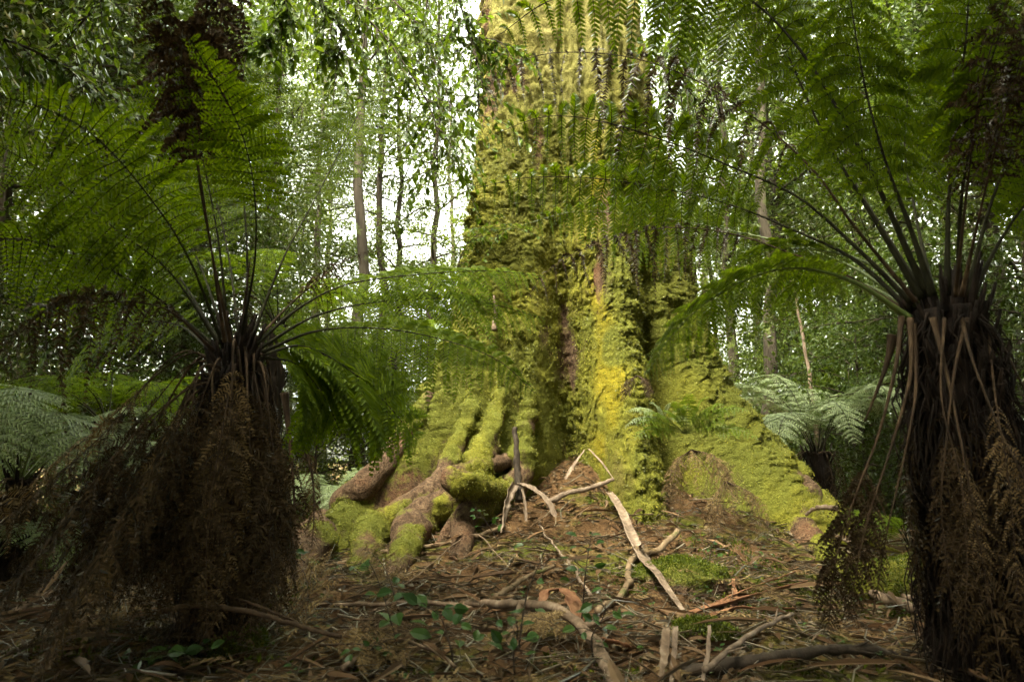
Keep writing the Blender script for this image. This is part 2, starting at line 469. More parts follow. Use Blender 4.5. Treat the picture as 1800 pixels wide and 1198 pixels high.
GROOVES = [(-12, .42, 3.4, 14, 0), (33, .30, 2.4, 6, 6), (70, .35, 3.0, 5, 3), (-22, .12, 2.5, 4, 0), (24, .10, 7, 4, 4), (-38, .10, 7, 5, 0), (52, .10, 9, 4, 3), (3, .08, 9, 3, 8)]
def axis_x(z): return TC[0] - .030 * np.clip(z, 0, 20)

def build_giant():
    root = thing('giant_tree', (TC[0], TC[1], gz(*TC)), 'giant old tree with a flared buttressed trunk covered in yellow green moss', 'tree')
    th = np.concatenate([np.linspace(-pi, R_(-112), 60, endpoint=False), np.linspace(R_(-112), R_(112), 760), np.linspace(R_(112), pi, 60)[1:]])
    z = np.concatenate([np.linspace(-.35, 4.6, 460), np.linspace(4.6, 9.0, 170)[1:], np.linspace(9, 17, 40)[1:]])
    TH, Z = np.meshgrid(th, z)
    r0 = trunk_r(TH, Z)
    S = np.stack([np.sin(TH), -np.cos(TH), 0 * TH], -1)
    P = np.stack([axis_x(Z), TC[1] + 0 * Z, Z], -1) + S * r0[..., None]
    lowf = fbm(P * np.array([1.5, 1.5, 1.0]), 3, 41)
    # where the bark is bare: streaks on the left roots, the right foot and the upper trunk
    streak = fbm(P * np.array([3.2, 3.2, .9]), 4, 77)
    left = np.exp(-((TH + R_(44)) / R_(20)) ** 2) * np.exp(-np.clip(Z - .3, 0, 9) / 1.3)
    foot = np.exp(-((TH - R_(48)) / R_(7)) ** 2) * np.exp(-np.clip(Z - .1, 0, 9) / .35)
    left = left * (1 - .8 * sstep(.7, 1.5, Z))
    moss = .84 + .26 * lowf + .26 * streak - .42 * left - .2 * foot - .30 * sstep(3.5, 7, Z)
    moss = np.clip(moss, 0, 1)
    mk = sstep(.35, .6, moss)
    W = P + .16 * np.stack([fbm(P * 2.3, 2, 91), fbm(P * 2.3, 2, 92), fbm(P * 2.3, 2, 93)], -1)
    lump = np.abs(fbm(W * np.array([2.7, 2.7, 2.3]), 3, 51))
    l2 = np.abs(fbm(W * np.array([7.5, 7.5, 8.5]), 2, 61)) * (.5 + .8 * sstep(-.3, .5, vnoise(P * 1.9, 95)))
    l3 = fbm(P * np.array([26., 26., 34.]), 2, 71)
    hang = 1.0 - .70 * sstep(3.8, 6.0, Z)
    disp = .05 * lowf + mk * hang * (.085 * lump + .075 * l2 + .022 * l3)
    # wavy cross wrinkles of bare bark
    wr = np.abs(vnoise(P * np.array([1.6, 1.6, 10.]), 88))
    disp = disp + (1 - mk) * (.03 * wr + .008 * l3) + .10 * np.exp(-((TH + R_(41)) / R_(16)) ** 2) * np.exp(-np.clip(Z - .2, 0, 9) / .8) * np.abs(fbm(P * np.array([2.6, 2.6, 4.5]), 2, 33))
    fur = np.abs(fbm(np.stack([TH * 5.0, Z * .35 + .6 * lowf, 0 * Z], -1), 3, 35))
    disp = disp + .11 * (np.minimum(fur, .5) - .3) * sstep(1.6, 3.2, Z)
    wrk = sstep(3.8, 6.0, Z) * .05 * np.abs(vnoise(P * np.array([2.2, 2.2, 7.]), 89))
    disp = disp + wrk
    r = r0 + disp - .05
    P = np.stack([axis_x(Z), TC[1] + 0 * Z, Z + 0 * TH], -1) + S * r[..., None]
    pale = np.clip(sstep(3.2, 6.2, Z) * .50 + .25 * streak * sstep(2, 5, Z), 0, 1)
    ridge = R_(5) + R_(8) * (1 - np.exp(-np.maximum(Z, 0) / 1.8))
    yel = np.clip(np.exp(-((TH - ridge + .02 * np.sin(Z * 3)) / R_(3)) ** 2) * sstep(.6, 1.2, Z) * (1 - sstep(3.6, 5.5, Z)) * (.15 + .9 * vnoise(P * 3, 97)), 0, .40)  # saturated yellow along the left edge of the front ridge
    mb = MB(); n = len(th)
    i = np.arange(len(z) - 1)[:, None] * n; j = np.arange(n)[None]; j2 = (j + 1) % n
    mb.add(P.reshape(-1, 3), np.stack([i + j, i + j2, i + n + j2, i + n + j], -1).reshape(-1, 4))
    child(mb, 'trunk', M['trunk'], root, attrs={'moss': moss.ravel(), 'pale': pale.ravel(), 'ridge_yellow': yel.ravel()})
    # moss tufts over the mossy parts of the trunk
    vis = (np.abs(TH) < R_(115)) & (Z > .2) & (Z < 9)
    wgt = (vis * mk * (1 - .55 * sstep(3.5, 7, Z)) * r).ravel()
    n = 250000
    idx = RNG.choice(wgt.size, n, p=wgt / wgt.sum())
    dP = np.stack(np.gradient(P, axis=0), 0); dQ = np.gradient(P, axis=1)
    Nrm = norm(np.cross(dQ, np.gradient(P, axis=0))).reshape(-1, 3)[idx]
    base = P.reshape(-1, 3)[idx] + RNG.normal(size=(n, 3)) * .006
    d = norm(Nrm * .75 + np.array([0, 0, -.55]) + RNG.normal(size=(n, 3)) * .45)
    mb = MB(); simple_leaves(mb, base - d * .006, d, rnd_dirs(n), RNG.uniform(.008, .032, n) ** 1.0, RNG.uniform(.004, .011, n), .2)
    o = child(mb, 'moss', M['moss'], root); o['kind'] = 'stuff'
    # knuckled surface roots on the left
    def kroot(pts, rads, knk, seed, mossy=.45):
        n = 90
        L = spline(pts, n)
        t = np.linspace(0, 1, n)
        rr = np.interp(t, np.linspace(0, 1, len(rads)), rads)
        rr = rr * (1 + .22 * np.abs(np.sin(t * knk * pi + seed + 1.3 * np.sin(t * 5 + seed))) ** .7 - .11 + .05 * np.sin(t * 17 + seed))
        mbr = MB(); sweep(mbr, L, rr, k=40, rough=.10, seed=seed, hint=np.array([.3, -.5, .8]))
        V = np.concatenate(mbr.v)
        d = np.abs(fbm(V * 9.0, 3, seed + 5)) + .9 * np.abs(fbm(np.repeat(np.linspace(0, 1, n), 40)[:, None].repeat(3, 1) * np.array([38, 0, 0]) + V[:n * 40] * 3.0, 2, seed + 9))[np.minimum(np.arange(len(V)), n * 40 - 1)]; ctr = np.repeat(L, 40, 0)
        m = np.clip(mossy + .42 * fbm(V * 2.6, 3, seed + 3) + .40 * sstep(.8, 1.5, V[:, 2]), 0, 1)
        nn = norm(V[:len(ctr)] - ctr)
        V[:len(ctr)] += nn * (.014 * d[:len(ctr)] + .03 * sstep(.4, .6, m[:len(ctr)]) * d[:len(ctr)])[:, None]
        mbr.v = [V]
        child(mbr, 'root', M['trunk'], root, attrs={'moss': m, 'pale': np.zeros(len(V))})
        # moss on the root
        k = RNG.choice(len(ctr), 5000, p=(sstep(.42, .6, m[:len(ctr)]) + 1e-4) / (sstep(.42, .6, m[:len(ctr)]) + 1e-4).sum())
        return V[k], nn[k]
    def crest(deg, lean, zs, sink=.05):      # a line running down the crest of one buttress
        out = []
        for z_ in zs:
            t_ = R_(deg) + R_(lean) * (1 - math.exp(-max(z_, 0) / 1.8))
            q = float(trunk_r(np.array([t_]), np.array([z_]))[0]) - sink
            out.append(np.array([axis_x(z_) + sin(t_) * q, TC[1] - cos(t_) * q, z_]))
        return out
    rts = [
        (crest(-52, -7, (1.75, 1.3, .95, .62), .09) + [G(585, 945, .18), G(545, 985, .10), G(515, 1022, .01), G(498, 1042, -.06)], [.04, .09, .13, .16, .18, .16, .11, .05], 6.2, 1, .30),
        (crest(-43, -4, (1.5, 1.15, .85, .6), .06) + [G(660, 955, .14), G(640, 985, .03), G(625, 1010, -.06)], [.04, .08, .115, .13, .125, .09, .04], 5.2, 2, .42),
        (crest(-34.5, -3, (1.7, 1.3, .95, .65), .06) + [G(735, 945, .15), G(712, 982, .06), G(690, 1012, -.05)], [.03, .08, .115, .135, .14, .115, .05], 6.3, 3, .36),
        (crest(-27, -1, (1.6, 1.25, .95, .7), .05) + [G(822, 930, .10), G(812, 962, .03), G(802, 985, -.06)], [.03, .07, .10, .115, .115, .09, .04], 5.5, 4, .38),
        (crest(-31, 0, (.95,), .05) + [U(795, 838, 5.98), U(826, 850, 5.98)] + crest(-26, 0, (.62,), .02), [.04, .075, .075, .03], 2.0, 5, .30),
        (crest(52, 10, (.9, .6), .06) + [G(1415, 950, .06), G(1462, 995, .01), G(1490, 1020, -.06)], [.04, .10, .12, .09, .04], 3.5, 7, .50),
    ]
    VV, NN = [], []
    for a in rts:
        v, nn = kroot(*a); VV.append(v); NN.append(nn)
    VV = np.vstack(VV); NN = np.vstack(NN); n = len(VV)
    d = norm(NN * .8 + np.array([0, 0, -.3]) + RNG.normal(size=(n, 3)) * .5)
    mb = MB(); simple_leaves(mb, VV + RNG.normal(size=(n, 3)) * .007 - d * .004, d, rnd_dirs(n), RNG.uniform(.007, .022, n), RNG.uniform(.004, .010, n), .2)
    o = child(mb, 'root_moss', M['moss'], root); o['kind'] = 'stuff'
    return root
GIANT = build_giant()

# ------------------------------------------------------------------ ferns
def frond(parent, pts, mat, stem_mat, Lp=.33, roll=0., hint=(0, 0, 1), droop=.25, start=.22, npin=24, npl=19, dead=0., thick=.008,
          name='frond', seed=0, width=.66, ratio=.18, tip_keep=.10, label=None, sweepf=.30, dead_w=1.0, pinnule=1.0, lop=(1, 1)):
    """A fern frond along a line: stalk, two rows of side leaflets, each a comb of small leaf blades."""
    rng = np.random.default_rng(seed + 100)
    P = spline(pts, 72)
    T, S, N = frames(P, np.asarray(hint, float))
    r = R_(roll)
    S, N = S * cos(r) - N * sin(r), N * cos(r) + S * sin(r)
    s = np.linspace(start, .985, npin)
    prof = np.clip(np.minimum((s - start + .06) / .30, 1) ** .6 * np.minimum((1.02 - s) / .42, 1) ** .7, .05, 1)
    mb = MB()
    B, D, NR, LL, WW = [], [], [], [], []
    RB, RT, RS = [], [], []
    for i, si in enumerate(s):
        k = si * 71; k0 = int(k); fr = k - k0; k1 = min(k0 + 1, 71)
        b = P[k0] * (1 - fr) + P[k1] * fr
        for g in (1, -1):
            if dead and rng.random() < dead * .12: continue
            L = Lp * prof[i] * rng.uniform(.9, 1.08) * (lop[0] if g > 0 else lop[1])
            if dead: L *= rng.uniform(.65, 1.05)
            tl = T[k0] * (sweepf + .6 * sweepf * si + rng.normal() * .05)
            dr = droop * rng.uniform(.7, 1.3)
            nrm = norm(N[k0] + rng.normal(size=3) * (.10 + .5 * dead))
            d0 = norm(S[k0] * g + tl + rng.normal(size=3) * (.085 + .20 * dead)); cv = rng.normal() * .10
            m = max(5, int(npl * (.35 + .65 * prof[i])))
            t = (np.arange(m) + .5) / m
            dn = np.array([0, 0, -1.0])
            tt = np.linspace(0, 1, 6)
            def ax(q):
                q = np.asarray(q)[:, None]
                v = b + d0 * L * q * (1 - .35 * dr * q) + dn * L * dr * q ** 1.7 + T[k0] * L * cv * q ** 2
                if dead: v = v + nrm * L * dead * .22 * np.sin(q * 3.0 + i) * q
                return v
            A = ax(t); At = norm(ax(t + .02) - ax(t - .02))
            sd_ = norm(np.cross(At, nrm)); vr = rng.uniform(.85, 1.12)
            pl = L * ratio * pinnule * np.clip(np.minimum(1.0, (1.05 - t) / .75) ** .8, .12, 1)
            for h in (1, -1):
                dd = norm(sd_ * h + At * ((.45 if dead else .62) + .25 * t[:, None]) + rng.normal(size=(m, 3)) * (.05 + .30 * dead) + dn * (.12 + .35 * dead))
                B.append(A); D.append(dd); NR.append(norm(np.broadcast_to(nrm, (m, 3)) + rng.normal(size=(m, 3)) * (.24 + .45 * dead)))
                LL.append(pl * (rng.uniform(.82, 1.12, m) * vr if not dead else rng.uniform(.5, 1.0, m))); WW.append(np.full(m, L / m * (width * (1 if not dead else dead_w))))
            Q = ax(tt); sw = norm(np.cross(norm(np.gradient(Q, axis=0)), nrm)) * (.0022 * (1.15 - tt))[:, None]
            RB.append(np.concatenate([Q + sw, Q - sw])); 
    B = np.vstack(B); D = np.vstack(D); NR = np.vstack(NR); LL = np.concatenate(LL); WW = np.concatenate(WW)
    leaflets(mb, B, D, NR, LL, WW, .12)
    RB = np.array(RB); n = len(RB); o = (np.arange(n) * 12)[:, None]
    j = np.arange(5)
    q = np.stack([j, j + 1, j + 7, j + 6], -1)[None] + o[..., None]
    mb.add(RB.reshape(-1, 3), q.reshape(-1, 4), mat=1)
    k0 = int(start * 71); sweep(mb, P[k0:], np.full(72 - k0, thick * .08), k=3, mat=1)       # thin unseen tube inside the stalk, added to join the leaflets
    fo = child(mb, name, [mat, stem_mat], parent, smooth=False)
    if label: fo['label'] = label
    ms = MB(); tq = np.linspace(0, 1, 72); rad = thick * (.16 + .42 * (1 - tq) + .75 * np.exp(-tq * 6))
    sweep(ms, P, rad, k=7)
    child(ms, 'stalk', stem_mat, fo)
    return fo

def px3(path): return [U(*p) for p in path]

def fern_trunk(root, path, r0, r1, seed, stubs=150, fib=260):
    P = spline(path, 60); n = 60
    mb = MB()
    rad = np.linspace(r0, r1, n) * (1 + .10 * np.sin(np.linspace(0, 19, n)))
    sweep(mb, P, rad, k=36, rough=.22, seed=seed)
    T, S, N = frames(P)
    rng = np.random.default_rng(seed)
    for k in range(stubs):       # old stalk bases pointing up and out
        i = int(rng.uniform(.06, .99) ** .7 * (n - 1)); a = rng.uniform(0, 2 * pi)
        o = S[i] * cos(a) + N[i] * sin(a); b = P[i] + o * rad[i] * .9
        L = rng.uniform(.05, .15)
        q = np.stack([b, b + o * L * .35 + T[i] * L * .6, b + o * L * .55 + T[i] * L * 1.2])
        sweep(mb, spline(q, 5), np.linspace(.014, .006, 5), k=5)
    for k in range(fib):         # matted root fibres and dry strips hanging close to the trunk
        i = int(rng.uniform(.15, 1) * (n - 1)); a = rng.uniform(0, 2 * pi)
        o = S[i] * cos(a) + N[i] * sin(a); b = P[i] + o * rad[i] * 1.0
        L = rng.uniform(.12, .50)
        q = np.stack([b, b + o * .05 - ZUP * L * .45 + rng.normal(size=3) * .03, b + o * .03 - ZUP * L + rng.normal(size=3) * .04])
        sweep(mb, spline(q, 6), np.linspace(rng.uniform(.003, .008), .0015, 6), k=4)
    for k in range(stubs // 10):  # broken stalk bases standing in the crown
        a = rng.uniform(0, 2 * pi); o = S[-1] * cos(a) + N[-1] * sin(a); b = P[-1] + o * rad[-1] * rng.uniform(.2, .9) - T[-1] * .03; L = rng.uniform(.08, .26)
        sweep(mb, spline([b, b + o * L * .12 + T[-1] * L * .5, b + o * L * .3 + T[-1] * L], 6), np.linspace(.016, .006, 6), k=6, rough=.2, seed=k)
    child(mb, 'trunk', M['fern_trunk'], root)

# --- left tree fern
LY = 3.3
LCROWN = U(415, 615, LY)
lb = np.array([LCROWN[0] - .02, LCROWN[1] + .05]); lbase = np.array([lb[0], lb[1], gz(*lb)])
LF = thing('tree_fern', lbase, 'dark tree fern left of the giant trunk with a wide tent of dead fronds', 'tree fern')
fern_trunk(LF, [lbase - ZUP * .1, lbase + ZUP * .6, LCROWN - ZUP * .25, LCROWN - ZUP * .02], .13, .095, 31, 260, 600)
CAMN = (0, -1, .15)
live = dict(mat=M['frond'], stem_mat=M['stalk'])
lf = [
    # path (photo x, photo y, metres ahead), extra settings
    ([(440, 600, 3.3), (500, 450, 3.45), (562, 335, 3.7), (628, 205, 4.0), (680, 120, 4.3)], dict(hint=CAMN, Lp=.34, start=.42)),
    ([(432, 590, 3.3), (434, 430, 3.4), (418, 240, 3.55), (400, 110, 3.7), (380, -20, 3.8)], dict(hint=CAMN, Lp=.40, start=.35, droop=.15)),
    ([(400, 600, 3.25), (385, 430, 3.2), (352, 260, 3.15), (318, 130, 3.1), (290, 20, 3.1)], dict(hint=CAMN, Lp=.42, start=.4, droop=.2)),
    ([(390, 600, 3.25), (330, 450, 3.0), (250, 330, 2.7), (160, 235, 2.45), (60, 185, 2.3), (-40, 165, 2.2)], dict(ratio=.13, npin=28, sweepf=.15, roll=55, Lp=.36, start=.30, droop=.35)),
    ([(385, 605, 3.25), (300, 480, 3.1), (200, 400, 2.95), (90, 310, 2.8), (-30, 240, 2.7)], dict(ratio=.13, npin=28, sweepf=.15, roll=40, Lp=.40, start=.28, droop=.3)),
    ([(380, 610, 3.3), (265, 515, 3.2), (140, 450, 3.1), (30, 420, 3.0), (-90, 430, 2.95)], dict(ratio=.13, npin=28, sweepf=.15, roll=50, Lp=.38, start=.25, droop=.4)),
    ([(385, 600, 3.4), (310, 480, 3.7), (220, 380, 4.1), (120, 330, 4.5)], dict(roll=30, Lp=.38, start=.35)),
    ([(395, 590, 3.45), (340, 440, 3.9), (270, 330, 4.4), (200, 270, 4.8)], dict(hint=CAMN, Lp=.40, start=.35)),
    ([(420, 590, 3.45), (400, 440, 3.9), (370, 320, 4.3), (330, 230, 4.7)], dict(hint=CAMN, Lp=.40, start=.35)),
    ([(452, 605, 3.3), (520, 545, 3.4), (610, 500, 3.55), (740, 482, 3.75), (860, 476, 3.95), (960, 486, 4.1)], dict(roll=42, Lp=.36, start=.30, droop=.45, npin=28, sweepf=.15, width=.8)),
    ([(456, 612, 3.3), (560, 553, 3.4), (690, 528, 3.6), (830, 528, 3.85), (960, 560, 4.1)], dict(roll=45, Lp=.33, start=.30, droop=.5, npin=28, sweepf=.15, width=.8)),
    ([(462, 618, 3.25), (550, 583, 3.2), (650, 576, 3.2), (760, 592, 3.22), (870, 630, 3.25), (940, 690, 3.3)], dict(roll=58, Lp=.25, start=.26, droop=.5, npin=30, sweepf=.12, width=.85)),
    ([(466, 622, 3.35), (530, 608, 3.6), (600, 640, 3.85), (670, 700, 4.05), (735, 775, 4.2)], dict(hint=(.55, -.62, .62), Lp=.56, start=.16, droop=.12, npin=30, width=.9)),
    ([(466, 628, 3.35), (520, 640, 3.55), (565, 690, 3.7), (600, 760, 3.8)], dict(hint=(.5, -.7, .5), Lp=.40, start=.16, droop=.15, width=.9)),
    ([(370, 615, 3.5), (310, 570, 3.9), (230, 570, 4.3), (150, 610, 4.6), (110, 690, 4.7)], dict(hint=(-.4, -.65, .6), Lp=.45, start=.22, droop=.2)),
    ([(425, 590, 3.2), (450, 430, 2.7), (430, 250, 2.3), (330, 60, 2.0)], dict(hint=(0, -.7, -.7), Lp=.34, start=.55, droop=.3, npin=26)),
]
for i, (path, kw) in enumerate(lf):
    a = dict(live); a.update(kw); frond(LF, px3(path), seed=i, **a)
dead = dict(mat=M['frond_dead'], stem_mat=M['stalk_dead'], dead=1.0, name='dead_frond')
ld = [
    ([(375, 615, 3.2), (295, 545, 2.95), (200, 530, 2.75), (95, 540, 2.55), (35, 585, 2.45), (-10, 660, 2.4)], dict(roll=70, Lp=.30, droop=.95, start=.2, dead=.6)),
    ([(448, 600, 3.35), (520, 525, 3.6), (600, 462, 3.9), (650, 440, 4.1)], dict(roll=60, Lp=.16, droop=1.0, start=.3, dead=.8)),
    ([(425, 600, 3.25), (432, 520, 3.2), (440, 455, 3.18)], dict(Lp=.10, droop=.6, start=.1, dead=1, thick=.016)),
    ([(405, 600, 3.1), (372, 440, 2.8), (345, 270, 2.6), (350, 110, 2.45), (385, 0, 2.4), (400, -90, 2.4)], dict(hint=CAMN, Lp=.42, droop=.75, start=.50, npin=46, dead=.55, width=1.0)),
    ([(395, 600, 3.0), (350, 300, 2.4), (300, 60, 2.0), (260, -60, 1.9)], dict(hint=CAMN, Lp=.34, droop=.8, start=.66, npin=34, dead=.6, width=1.0)),
]
for i, (path, kw) in enumerate(ld):
    a = dict(dead); a.update(kw); frond(LF, px3(path), seed=40 + i, **a)
def skirt(root, crown, n, reach, seed, az0=0, az1=2 * pi, drop=None, mats=None, Lp=.22, thick=.0065):
    rng = np.random.default_rng(seed)
    for k in range(n):
        a = az0 + (az1 - az0) * (k + rng.uniform(0, .9)) / n
        o = np.array([sin(a), -cos(a), 0])
        rr = reach(a) * rng.uniform(.6, 1.12)
        z0 = crown[2] + .02 - rng.uniform(0, .24)
        tip = crown + o * rr; tz = gz(tip[0], tip[1]) + rng.uniform(.0, .35) ** 1.5 + .03
        H = z0 - tz
        c = crown.copy(); c[2] = z0
        pts = [c + o * .05, c + o * (.09 + .12 * rr) - ZUP * .02 * rng.uniform(-1, 1), c + o * (.10 + .34 * rr) - ZUP * H * .28, c + o * (.06 + .68 * rr) - ZUP * H * .64, c + o * rr - ZUP * H]
        pts = [p + rng.normal(size=3) * .018 for p in pts]
        mt = mats[k % len(mats)] if mats else M['frond_dead']
        frond(root, pts, mt, M['stalk_dead'], Lp=Lp * rng.uniform(.7, 1.2), roll=rng.uniform(-25, 25), hint=o, droop=.75, start=.22, npin=26, npl=15,
              dead=rng.uniform(.30, .60), thick=thick * rng.uniform(.7, 1.2), name='dead_frond', seed=seed * 50 + k, ratio=.30)
def lreach(a):
    x = sin(a); c = cos(a)       # wide on the left, close on the right
    return .30 + 1.0 * max(0, -x) ** 1.2 + .22 * max(0, c)
skirt(LF, LCROWN, 38, lreach, 3, mats=[M['frond_dead'], M['frond_dead'], M['frond_tan'], M['frond_dead']])
skirt(LF, LCROWN - ZUP * .12, 16, lambda a: lreach(a) * .62, 4, az0=-2.4, az1=1.8)

# --- right tree fern
RYD = 2.85
RCROWN = U(1665, 545, RYD)
rb = U(1730, 1060, 2.95); rbase = np.array([rb[0], rb[1] + .05, gz(rb[0], rb[1] + .05)])
RF = thing('tree_fern', rbase, 'dark tree fern right of the giant trunk with stalks hanging down its stem', 'tree fern')
fern_trunk(RF, [rbase - ZUP * .1, rbase * .6 + RCROWN * .4 + np.array([.02, 0, 0]), RCROWN - ZUP * .25, RCROWN - ZUP * .0], .17, .125, 57, 320, 1500)
rf = [
    ([(1605, 535, 2.85), (1500, 430, 2.9), (1400, 345, 3.0), (1290, 295, 3.1), (1190, 255, 3.2), (1060, 214, 3.35), (960, 205, 3.45), (870, 235, 3.55)], dict(roll=62, Lp=.38, start=.36, droop=.6, npin=22, npl=23, ratio=.20, width=.74, thick=.010, sweepf=.02)),
    ([(1600, 545, 2.9), (1500, 455, 3.05), (1385, 400, 3.25), (1290, 362, 3.4), (1190, 336, 3.55), (1050, 314, 3.75), (930, 312, 3.9), (840, 330, 4.0)], dict(roll=62, Lp=.37, start=.36, droop=.65, npin=22, npl=23, ratio=.20, width=.74, thick=.010, sweepf=.02)),
    ([(1610, 545, 3.0), (1500, 470, 3.3), (1390, 430, 3.6), (1260, 400, 3.9), (1130, 378, 4.2), (1010, 372, 4.4), (920, 395, 4.5)], dict(roll=60, Lp=.36, start=.4, droop=.5, npin=22, npl=19, ratio=.18, width=.8, thick=.010, sweepf=.05)),
    ([(1600, 560, 2.8), (1510, 500, 2.75), (1420, 472, 2.7), (1340, 480, 2.68), (1250, 525, 2.68), (1180, 590, 2.7), (1135, 660, 2.72)], dict(roll=35, Lp=.26, start=.26, droop=.45, npin=38)),
    ([(1620, 525, 2.85), (1540, 390, 2.85), (1455, 250, 2.85), (1395, 120, 2.85), (1335, -10, 2.85), (1290, -120, 2.85)], dict(hint=(.3, -1, .2), Lp=.48, start=.28, droop=.6, npl=26, npin=27, ratio=.115, width=.78, sweepf=.15)),
    ([(1640, 520, 2.8), (1600, 400, 2.75), (1555, 280, 2.7), (1520, 150, 2.65), (1495, 0, 2.6), (1480, -120, 2.55)], dict(hint=(.3, -1, .2), Lp=.50, start=.28, droop=.55, npl=26, npin=27, ratio=.115, width=.78, sweepf=.15)),
    ([(1630, 520, 2.85), (1520, 280, 2.8), (1400, 80, 2.8), (1280, -20, 2.85), (1120, -35, 2.95), (970, 0, 3.05), (880, 60, 3.1)], dict(roll=60, Lp=.48, start=.42, droop=.6, npin=22, npl=22, ratio=.17, width=.8, sweepf=.05)),
    ([(1665, 520, 2.8), (1668, 350, 2.75), (1685, 180, 2.65), (1700, 40, 2.55), (1705, -120, 2.5)], dict(hint=(0, -1, .2), Lp=.36, start=.42, droop=.5)),
    ([(1685, 520, 2.8), (1690, 350, 2.6), (1725, 170, 2.4), (1770, 20, 2.25)], dict(hint=(0, -1, .2), Lp=.34, start=.45, droop=.5)),
    ([(1700, 525, 2.85), (1735, 380, 2.8), (1790, 230, 2.75), (1850, 80, 2.7)], dict(hint=(0, -1, .2), Lp=.36, start=.40, droop=.4)),
    ([(1705, 530, 2.85), (1760, 420, 2.85), (1830, 330, 2.85), (1930, 270, 2.85)], dict(hint=(0, -1, .2), Lp=.36, start=.40, droop=.4)),
    ([(1625, 525, 3.0), (1550, 400, 3.4), (1480, 290, 3.8), (1400, 210, 4.2), (1310, 160, 4.5)], dict(roll=35, Lp=.42, start=.38, droop=.4)),
    ([(1640, 520, 3.0), (1610, 380, 3.4), (1590, 260, 3.7), (1600, 130, 4.0)], dict(hint=(0, -1, .2), Lp=.42, start=.36, droop=.4)),
    ([(1605, 545, 2.95), (1520, 500, 3.2), (1450, 490, 3.4), (1390, 520, 3.6), (1350, 570, 3.7)], dict(roll=20, Lp=.24, start=.30, droop=.5)),
    ([(1612, 535, 2.85), (1540, 470, 3.0), (1450, 440, 3.2), (1360, 440, 3.4), (1280, 470, 3.55)], dict(roll=45, Lp=.26, start=.4, droop=.5)),
]
GREENST = {2, 3, 13, 14}
for i, (path, kw) in enumerate(rf):
    a = dict(live); a.update(kw); a.setdefault('thick', .013)
    if i in GREENST: a['stem_mat'] = M['stalk_green']
    frond(RF, px3(path), seed=200 + i, **a)
rd = [
    ([(1610, 530, 2.8), (1500, 395, 2.75), (1430, 300, 2.75), (1330, 210, 2.8), (1210, 135, 2.85), (1090, 98, 2.9), (960, 95, 2.95), (880, 130, 3.0), (840, 190, 3.0)],
     dict(roll=78, Lp=.33, droop=.9, start=.34, dead=.55, npin=24, npl=30, ratio=.19, width=.95, sweepf=0, label='brown withered frond curling down along its whole length', lop=(1, .6))),
    ([(1600, 550, 2.9), (1480, 480, 3.1), (1390, 445, 3.25), (1290, 412, 3.4), (1180, 400, 3.5), (1060, 425, 3.6), (970, 470, 3.65), (925, 525, 3.65)],
     dict(roll=76, Lp=.28, droop=.9, start=.42, dead=.5, npin=24, npl=28, ratio=.18, width=.95, sweepf=.05, label='brown withered frond crossing the mossy trunk', lop=(1, .6))),
    ([(1680, 520, 2.7), (1700, 330, 2.4), (1725, 150, 2.2), (1770, 0, 2.1), (1800, -100, 2.05)], dict(hint=CAMN, Lp=.26, droop=.8, start=.35, npin=32, dead=.9)),
    ([(1690, 520, 2.6), (1740, 300, 2.3), (1790, 120, 2.1), (1830, -40, 2.0)], dict(hint=CAMN, Lp=.26, droop=.8, start=.4, npin=30, dead=.9)),
]
for i, (path, kw) in enumerate(rd):
    a = dict(dead); a.update(kw); frond(RF, px3(path), seed=240 + i, **a)
rs = [   # dry stalks and withered fronds hanging from the right crown
    ([(1585, 555, 2.8), (1575, 640, 2.7), (1545, 760, 2.65), (1500, 880, 2.6), (1470, 980, 2.6), (1455, 1110, 2.62)], dict(Lp=.22, start=.55, thick=.011, npin=44, dead=.5, width=.8)),
    ([(1600, 560, 2.75), (1600, 660, 2.68), (1565, 790, 2.62), (1520, 930, 2.58), (1490, 1090, 2.6)], dict(Lp=.20, start=.60, thick=.011, npin=40, dead=.5, width=.8)),
    ([(1605, 570, 2.75), (1610, 680, 2.66), (1590, 800, 2.62), (1560, 930, 2.6), (1535, 1080, 2.62)], dict(Lp=.10, start=.72, thick=.010, npin=20)),
    ([(1570, 590, 2.85), (1555, 650, 2.85), (1520, 740, 2.85)], dict(Lp=.03, start=.5, thick=.02, npin=8)),
    ([(1640, 560, 2.7), (1665, 660, 2.6), (1690, 780, 2.5), (1712, 900, 2.45), (1740, 1060, 2.45)], dict(Lp=.12, start=.55, thick=.010, npin=24)),
    ([(1700, 560, 2.7), (1680, 640, 2.6), (1665, 760, 2.52), (1655, 900, 2.5), (1680, 1100, 2.5)], dict(Lp=.12, start=.5, thick=.008, npin=24)),
    ([(1690, 560, 2.7), (1712, 640, 2.55), (1760, 760, 2.45), (1810, 860, 2.4), (1850, 960, 2.4)], dict(Lp=.10, start=.6, thick=.008, npin=16)),
    ([(1735, 560, 2.8), (1750, 700, 2.6), (1775, 860, 2.5), (1790, 1050, 2.48)], dict(Lp=.15, start=.4, thick=.007, npin=28)),
    ([(1660, 560, 2.68), (1655, 700, 2.55), (1690, 850, 2.46), (1700, 1000, 2.44), (1690, 1150, 2.45)], dict(Lp=.13, start=.45, thick=.006, npin=26)),
]
for i, (path, kw) in enumerate(rs):
    a = dict(dead); a.update(dict(hint=CAMN, droop=.8, dead=.6, npl=14)); a.update(kw)
    if i in (4, 7): a['mat'] = M['frond_tan']
    frond(RF, px3(path), seed=260 + i, **a)
skirt(RF, RCROWN, 5, lambda a: .20 + .28 * max(0, sin(a)) + .10 * max(0, cos(a)), 5, thick=.008)

